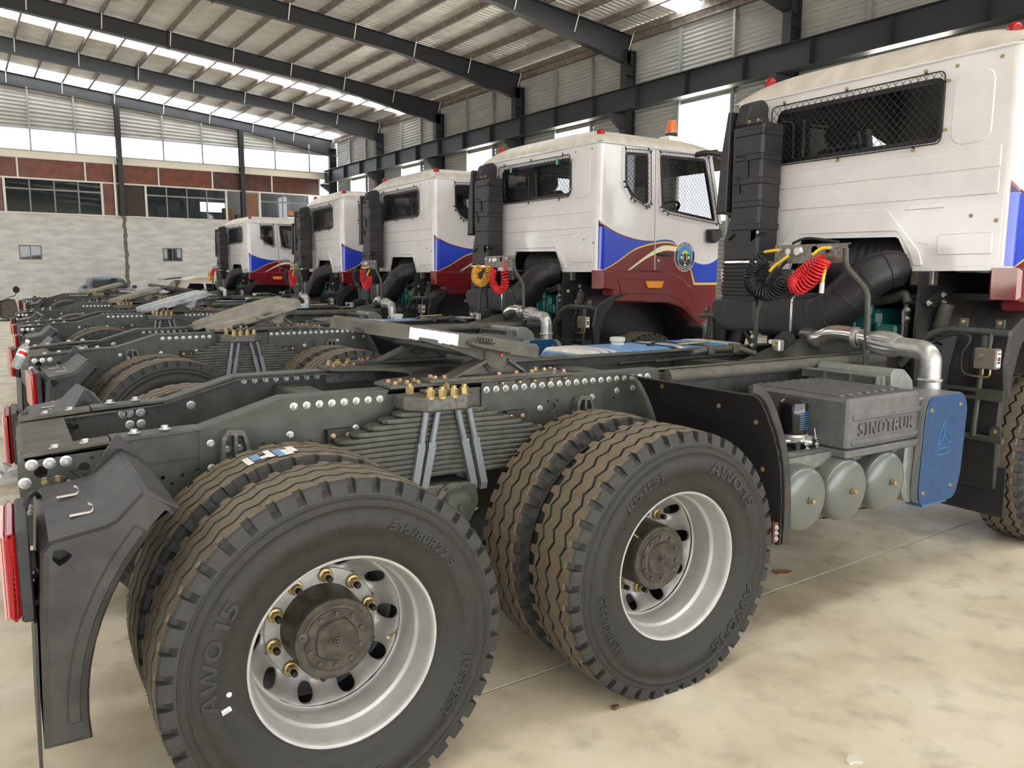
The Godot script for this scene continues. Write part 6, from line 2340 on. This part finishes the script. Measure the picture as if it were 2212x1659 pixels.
	bk.t = Transform3D(BUP, Vector3(5.20, 3.10, .82))
	bk.lathe([Vector2(.062, 0), Vector2(.064, .02), Vector2(.06, .035), Vector2(.0, .035)], 24)
	P(c, "beacon_foot", bk, M.black_rubber)
	var bc := MB.new()
	bc.t = Transform3D(BUP, Vector3(5.20, 3.10, .82))
	bc.lathe([Vector2(.058, .035), Vector2(.06, .05), Vector2(.054, .15), Vector2(.048, .165), Vector2(0, .168)], 24)
	P(c, "beacon_dome", bc, M.amber)
	var bi := MB.new()
	bi.t = Transform3D(BUP, Vector3(5.20, 3.10, .82))
	bi.lathe([Vector2(.02, .035), Vector2(.028, .06), Vector2(.028, .12), Vector2(.012, .14), Vector2(0, .14)], 16)
	P(c, "beacon_core", bi, M.amber_core)
	var vs := MB.new()
	vs.prism(rounded(V([5.62, 2.90, 5.98, 2.80, 6.0, 2.83, 5.66, 2.99]), .01), -1.05, 1.05, [], .004)
	P(c, "sun_visor", vs, M.black_plastic)
	# ---- front, floor, linings, seats
	var fr := MB.new()
	fr.box(Vector3(5.77, 1.65, 0), Vector3(.05, 1.1, 2.04), .02)
	P(c, "front_panel", fr, M.cab_white)
	var ws := MB.new()
	ws.prism(V([5.585, 2.92, 5.592, 2.92, 5.785, 2.2, 5.778, 2.2]), -.96, .96)
	P(c, "windscreen", ws, M.cab_glass)
	for z in [-1.0, 1.0]:
		var ap := MB.new()
		ap.prism(V([5.55, 2.92, 5.60, 2.92, 5.80, 2.2, 5.75, 2.2]), z - .04, z + .04)
		P(c, "windscreen_pillar", ap, M.cab_white)
	var flr := MB.new()
	flr.box(Vector3(5.0, 1.92, 0), Vector3(1.5, .03, 1.98))
	flr.box(Vector3(4.17, 1.92, 0), Vector3(.22, .03, 1.9))
	P(c, "cab_floor", flr, M.interior)
	var ln := MB.new()
	ln.t = RP
	ln.prism(rect(-.95, 1.92, .95, 2.905), -.05, -.032, [MB.grown(MB.ccw(hole), .01)])
	P(c, "rear_lining", ln, M.interior)
	var cl := MB.new()
	cl.box(Vector3(4.82, 2.895, 0), Vector3(1.54, .012, 1.98))
	P(c, "head_lining", cl, M.interior)
	for s in [1.0, -1.0]:
		for w in [[rear_side, qwin], [door, dwin]]:
			var lm := MB.new()
			sprism(lm, MB.grown(MB.ccw(w[0]), -.012), .985, .994, s, [MB.grown(MB.ccw(w[1]), .006)])
			P(c, "side_lining", lm, M.interior)
	for z in [-.55, .55]:
		var st := MB.new()
		st.box(Vector3(4.95, 2.08, z), Vector3(.5, .14, .5), .05)
		P(c, "seat_cushion", st, M.seat_cloth)
		var sb := MB.new()
		sb.t = Transform3D(Basis(Vector3(0, 0, 1), .12), Vector3(4.68, 2.35, z))
		sb.box(Vector3.ZERO, Vector3(.14, .52, .48), .06)
		P(c, "seat_back", sb, M.seat_cloth)
		var hr := MB.new()
		hr.box(Vector3(4.63, 2.70, z), Vector3(.10, .17, .28), .045)
		P(c, "head_rest", hr, M.seat_cloth)
	var swm := MB.new()
	var sr := []
	for k in 32: sr.append(Vector3(cos(TAU * k / 32) * .21, sin(TAU * k / 32) * .21, 0))
	swm.tube(sr, .014, 8, false, true)
	for k in 3: swm.tube([Vector3.ZERO, Vector3(cos(TAU * k / 3 + .5) * .21, sin(TAU * k / 3 + .5) * .21, 0)], .014, 6)
	P(c, "steering_wheel", swm, M.black_rubber, Vector3(5.36, 2.33, .55), Basis(Vector3.UP, -PI / 2) * Basis(Vector3(1, 0, 0), -.9))
	var da := MB.new()
	da.box(Vector3(5.58, 2.12, 0), Vector3(.30, .30, 1.9), .06)
	P(c, "dashboard", da, M.interior)
	var mr := MB.new()
	mr.box(Vector3(5.50, 2.70, .1), Vector3(.02, .08, .26), .008)
	P(c, "inside_mirror", mr, M.black_plastic)

func build_truck(label: String, at: Vector3, yaw: float, opts: Dictionary) -> Node3D:
	var t := thing("tractor_truck", label, "truck", at, Basis(Vector3.UP, yaw), "tractor trucks parked in a row")
	var near: bool = opts.get("near", false)
	for s in [1.0, -1.0]: build_rail(t, s)
	build_crossmembers(t)
	for s in [1.0, -1.0]: build_spring(t, s)
	build_axles(t)
	for x in [0.0, 1.35]:
		outer_wheel(t, x, 1.0, 0.0 if x == 0.0 else 2.62, near)
		inner_wheel(t, x, .74, .3 + x, near)
		inner_wheel(t, x, -.74, .1, false)
		outer_wheel(t, x, -1.0, .4, false)
	inner_wheel(t, 4.66, 1.0, .2, false)
	inner_wheel(t, 4.66, -1.0, .6, false)
	build_fifth_wheel(t, opts.tilt, opts.plate)
	for s in [1.0, -1.0]:
		build_fender(t, s)
		build_tail_light(t, s, opts.lens)
		build_wheel_guard(t, s)
	build_battery(t)
	build_tanks(t)
	build_dryer(t)
	build_exhaust(t)
	build_fuel_tank(t)
	build_underbody(t)
	for s in [1.0, -1.0]: build_front_guard(t, s)
	build_intake(t)
	build_cab(t, opts.get("tape", false))
	build_hoses(t, opts.hose)
	return t

func build_row():
	var t1 := build_truck("white-cabbed tractor truck nearest the viewer with its drive wheels in full view", Vector3(0, 0, -1.215), 0.0, {near = true, tilt = -.168, plate = M.chassis_dusty, lens = M.lens_clear, hose = 0})
	var t2 := build_truck("second truck from the viewer with round door emblem and yellow and red coiled hoses", Vector3(.078, 0, -1.215 - 3.656), .0538, {tilt = .272, plate = M.fifth_dust, lens = M.lens_film, hose = 1, tape = true})
	var rest := [
		["third truck from the viewer with silver-grey fifth wheel and black and red coiled hoses", Vector3(.082, 0, -1.215 - 7.355), .0028, .272, M.fifth_silver, 2],
		["fourth truck from the viewer with red coiled hose, its door hidden behind the third", Vector3(.109, 0, -1.215 - 10.989), -.044, .272, M.fifth_dust, 2],
		["mostly hidden truck standing further forward than the rest of the row", Vector3(1.2, 0, -1.215 - 14.4), .01, -.15, M.chassis_dusty, 2],
		["farthest truck of the row standing before the plastered back wall", Vector3(.3, 0, -1.215 - 17.943), .0481, .272, M.fifth_dust, 3]]
	for q in rest:
		var o: Node3D = t2.duplicate()
		o.name = numbered("tractor_truck")
		add_child(o)
		o.set_meta("label", q[0])
		o.transform = Transform3D(Basis(Vector3.UP, q[2]), q[1])
		for gone in ["fifth_wheel", "hose_stand"]:
			var g := o.get_node(gone)
			o.remove_child(g)
			g.free()
		for g in o.get_node("cab").get_children():
			if g.name.begins_with("green_tape"):
				o.get_node("cab").remove_child(g)
				g.free()
		build_fifth_wheel(o, q[3], q[4])
		build_hoses(o, q[5])

func build_cars():
	# dark pick-up seen from the front
	var p := thing("pickup_car", "dark navy car facing the viewer in front of the plastered wall", "car", Vector3(3.15, 0, -36.0), Basis(Vector3.UP, .05))
	var prof := func(w, pts):
		var o := PackedVector2Array()
		for q in pts: o.append(Vector2(q[0] * w, q[1]))
		return o
	var body := MB.new()
	var rings := []
	for st in [[.0, .80, .93, .35, .62], [-.15, .90, .95, .30, .86], [-.9, .93, .97, .28, .98], [-1.3, .93, .98, .28, 1.04], [-4.2, .93, .97, .3, 1.05], [-4.6, .88, .93, .4, .95]]:
		var r := []
		for q in [[-.9, st[3]], [-1.0, st[3] + .2], [-1.0, st[4] - .12], [-.9, st[4]], [.9, st[4]], [1.0, st[4] - .12], [1.0, st[3] + .2], [.9, st[3]]]: r.append(Vector3(q[0] * st[1], q[1], st[0]))
		rings.append(r)
	body.loft(rings)
	P(p, "car_body", body, M.car_navy)
	var cab := MB.new()
	var cr := []
	for st in [[-1.25, .80, 1.02], [-1.95, .64, 1.44], [-2.2, .63, 1.47], [-3.2, .64, 1.46], [-3.7, .78, 1.03]]:
		cr.append([Vector3(-.82, 1.0, st[0]), Vector3(-st[1], st[2] - .03, st[0]), Vector3(-st[1] + .06, st[2], st[0]), Vector3(st[1] - .06, st[2], st[0]), Vector3(st[1], st[2] - .03, st[0]), Vector3(.82, 1.0, st[0])])
	cab.loft(cr)
	P(p, "car_cabin", cab, M.car_navy)
	var ws := MB.new()
	ws.quad(Vector3(-.74, 1.06, -1.27), Vector3(-.60, 1.41, -1.86), Vector3(.60, 1.41, -1.86), Vector3(.74, 1.06, -1.27))
	P(p, "windscreen", ws, M.car_glass, Vector3(0, .02, .03))
	for s in [-1.0, 1.0]:
		var m := MB.new()
		m.box(Vector3(1.0 * s, 1.06, -1.4), Vector3(.2, .16, .1), .04)
		P(p, "wing_mirror", m, M.car_navy)
		for z in [-.9, -3.6]:
			var w := MB.new()
			w.t = Transform3D(Basis(Vector3.UP, PI / 2), Vector3(.78 * s, .34, z))
			w.lathe([Vector2(0, -.11), Vector2(.2, -.12), Vector2(.34, -.10), Vector2(.34, .1), Vector2(.2, .12), Vector2(0, .11)], 20)
			P(p, "wheel", w, M.black_rubber)
	# beige estate car
	var v := thing("estate_car", "beige hatchback car with dark windows parked beyond the row of trucks", "car", Vector3(3.75, 0, -27.2), Basis(Vector3.UP, .03))
	var vb := MB.new()
	vb.prism(rounded(V([.0, .40, .15, .28, 4.3, .28, 4.45, .5, 4.4, .78, 3.4, .95, .25, 1.02, .05, .95]), .08), -.85, .85, [], .08)
	P(v, "car_body", vb, M.car_beige)
	var vc := MB.new()
	var vr := []
	for st in [[.10, 1.0, .80], [.42, 1.42, .70], [.9, 1.55, .66], [1.9, 1.56, .66], [2.5, 1.46, .66], [3.4, .97, .76]]:
		vr.append([Vector3(st[0], .95, .84), Vector3(st[0], maxf(st[1] - .05, .96), st[2]), Vector3(st[0], st[1], st[2] - .08), Vector3(st[0], st[1], -st[2] + .08), Vector3(st[0], maxf(st[1] - .05, .96), -st[2]), Vector3(st[0], .95, -.84)])
	vc.loft(vr)
	P(v, "car_cabin", vc, M.car_beige)
	for s in [-1.0, 1.0]:
		for o in [[.50, 1.06, .72, 1.40, 1.08, 1.47, 1.12, 1.05], [1.2, 1.05, 1.16, 1.48, 1.85, 1.49, 1.95, 1.04], [2.03, 1.04, 1.93, 1.49, 2.4, 1.42, 2.95, 1.06]]:
			var w := MB.new()
			var pts := []
			for i in 4: pts.append(Vector3(o[2 * i], o[2 * i + 1], s * (.855 - .20 * (o[2 * i + 1] - .98) / .5)))
			w.quad(pts[0], pts[1], pts[2], pts[3])
			P(v, "side_window", w, M.car_glass)
		for x in [.85, 3.5]:
			var w := MB.new()
			w.t = Transform3D(Basis(), Vector3(x, .34, .76 * s))
			w.lathe([Vector2(0, -.11), Vector2(.2, -.12), Vector2(.34, -.10), Vector2(.34, .1), Vector2(.2, .12), Vector2(0, .11)], 20)
			P(v, "wheel", w, M.black_rubber)
	var sp := MB.new()
	sp.prism(V([-.08, 1.44, .45, 1.50, .45, 1.53, -.10, 1.47]), -.62, .62, [], .005)
	P(v, "roof_spoiler", sp, M.black_gloss)
	var rw := MB.new()
	rw.quad(Vector3(.12, 1.06, -.66), Vector3(.40, 1.40, -.60), Vector3(.40, 1.40, .60), Vector3(.12, 1.06, .66))
	P(v, "rear_window", rw, M.car_glass, Vector3(-.02, .01, 0))

func build_loader():
	var l := thing("mini_loader", "small rusty orange loader with grey bucket at the far left", "loader", Vector3(-1.05, 0, -31.2), Basis(Vector3.UP, .1))
	var b := MB.new()
	b.prism(rounded(V([-1.6, .25, -.25, .25, -.12, .62, -.35, .95, -1.0, 1.08, -1.6, 1.0]), .08), -.55, .55, [], .06)
	P(l, "loader_body", b, M.loader_rust)
	var k := MB.new()
	k.prism(V([.0, .08, .42, .02, .50, .06, .44, .60, .40, .74, .36, .74, .38, .58, .42, .10, .06, .14, .03, .62, .0, .62]), -.62, .62)
	k.prism(V([.0, .08, .42, .02, .5, .06, .40, .74, .0, .66]), -.63, -.61)
	k.prism(V([.0, .08, .42, .02, .5, .06, .40, .74, .0, .66]), .61, .63)
	P(l, "bucket", k, M.bucket_grey)
	for s in [-.4, .4]:
		var a := MB.new()
		a.prism(V([-.7, .75, -.65, .85, .03, .55, .03, .42]), s - .04, s + .04)
		P(l, "lift_arm", a, M.bucket_grey)
	var st := MB.new()
	st.tube(curve([Vector3(-.1, .60, .5), Vector3(.25, .82, .55), Vector3(.42, .88, .58), Vector3(.46, 1.02, .58)]), .014, 6)
	P(l, "mirror_stem", st, M.black_rubber)
	var mi := MB.new()
	mi.t = Transform3D(Basis(Vector3.UP, .4), Vector3(.47, 1.08, .58))
	mi.lathe([Vector2(0, -.03), Vector2(.1, -.02), Vector2(.12, 0), Vector2(.1, .03), Vector2(0, .05)], 16)
	P(l, "mirror", mi, M.black_rubber)
	for q in [[-1.25, .5], [-1.25, -.5], [-.55, .5], [-.55, -.5]]:
		var w := MB.new()
		w.t = Transform3D(Basis(), Vector3(q[0], .3, q[1]))
		w.lathe([Vector2(0, -.1), Vector2(.2, -.11), Vector2(.3, -.09), Vector2(.3, .09), Vector2(.2, .11), Vector2(0, .1)], 18)
		P(l, "wheel", w, M.black_rubber)

func build_litter():
	# water bottle leaning on the frame of the second truck
	var up := Vector3(.42, .84, -.30).normalized()
	var xx := up.cross(Vector3(0, 0, 1)).normalized()
	var b := thing("water_bottle", "clear plastic water bottle with red and white label leaning on a tail light", "bottle", Vector3(-.78, .985, -4.36), Basis(xx, up, xx.cross(up)))
	var m := MB.new()
	m.t = Transform3D(BUP, Vector3.ZERO)
	m.lathe([Vector2(0, 0), Vector2(.028, 0), Vector2(.032, .006), Vector2(.032, .06), Vector2(.030, .065), Vector2(.032, .07), Vector2(.032, .145), Vector2(.026, .17), Vector2(.014, .188), Vector2(.013, .20)], 20)
	P(b, "bottle_wall", m, M.bottle_clear)
	var l := MB.new()
	l.t = Transform3D(BUP, Vector3.ZERO)
	l.lathe([Vector2(.0325, .085), Vector2(.0325, .135)], 20)
	P(b, "bottle_label", l, M.white_plain)
	var l2 := MB.new()
	l2.t = Transform3D(BUP, Vector3.ZERO)
	l2.lathe([Vector2(.0329, .098), Vector2(.0329, .122)], 12, -2.4, .2)
	P(b, "label_print", l2, M.hose_red)
	var c := MB.new()
	c.t = Transform3D(BUP, Vector3.ZERO)
	c.lathe([Vector2(.0155, .198), Vector2(.0155, .216), Vector2(0, .217)], 14)
	P(b, "bottle_cap", c, M.white_plain)
	# crumpled bag on the floor
	var g := thing("plastic_bag", "crumpled white plastic bag lying on the floor behind the tail lights", "bag", Vector3(-1.02, 0, -5.2))
	var gm := MB.new()
	rng.seed = 11
	var rows := []
	for i in 7:
		var row := []
		for j in 12:
			var a := TAU * j / 12
			var el := PI * .5 * i / 6.0
			var r := .20 * cos(el) * rng.randf_range(.75, 1.15)
			row.append(Vector3(r * cos(a) * 1.2, .16 * sin(el) * rng.randf_range(.6, 1.2) + .002, r * sin(a)))
		rows.append(row)
	for i in 6:
		for j in 12: gm.quad(rows[i][j], rows[i][(j + 1) % 12], rows[i + 1][(j + 1) % 12], rows[i + 1][j])
	P(g, "bag_film", gm, M.bag_film)
	# scraps on the floor
	for q in [["paper_scrap", "torn pale scrap of paper on the floor in the lower right", Vector3(1.545, 0, .666), .035, M.paper], ["cardboard_scrap", "small flat scrap of cardboard on the floor under the air tanks", Vector3(2.75, 0, -.62), .06, M.cardboard], ["dirt_crumb", "dark crumb of dirt on the floor beside the front drive wheel", Vector3(1.06, 0, -.02), .022, M.wood_dark]]:
		var o := thing(q[0], q[1], "scrap", q[2])
		rng.seed = hash(q[0])
		var p := PackedVector2Array()
		for k in 9: p.append(Vector2(cos(TAU * k / 9), sin(TAU * k / 9) * .7) * q[3] * rng.randf_range(.6, 1.2))
		var pm := MB.new()
		pm.t = Transform3D(RY, Vector3.ZERO)
		pm.prism(p, .0005, .006 if q[0] != "dirt_crumb" else .012)
		P(o, "scrap", pm, q[4])

func _ready():
	setup_view()
	setup_materials()
	setup_meshes()
	K.tab = guard_tab()
	K.sunmat = {66: mat("sun_a", c8(92, 156, 156), .4), 58: mat("sun_b", c8(146, 180, 112), .4), 48: mat("sun_c", c8(206, 202, 76), .4)}
	build_shed()
	build_row()
	build_cars()
	build_loader()
	build_litter()
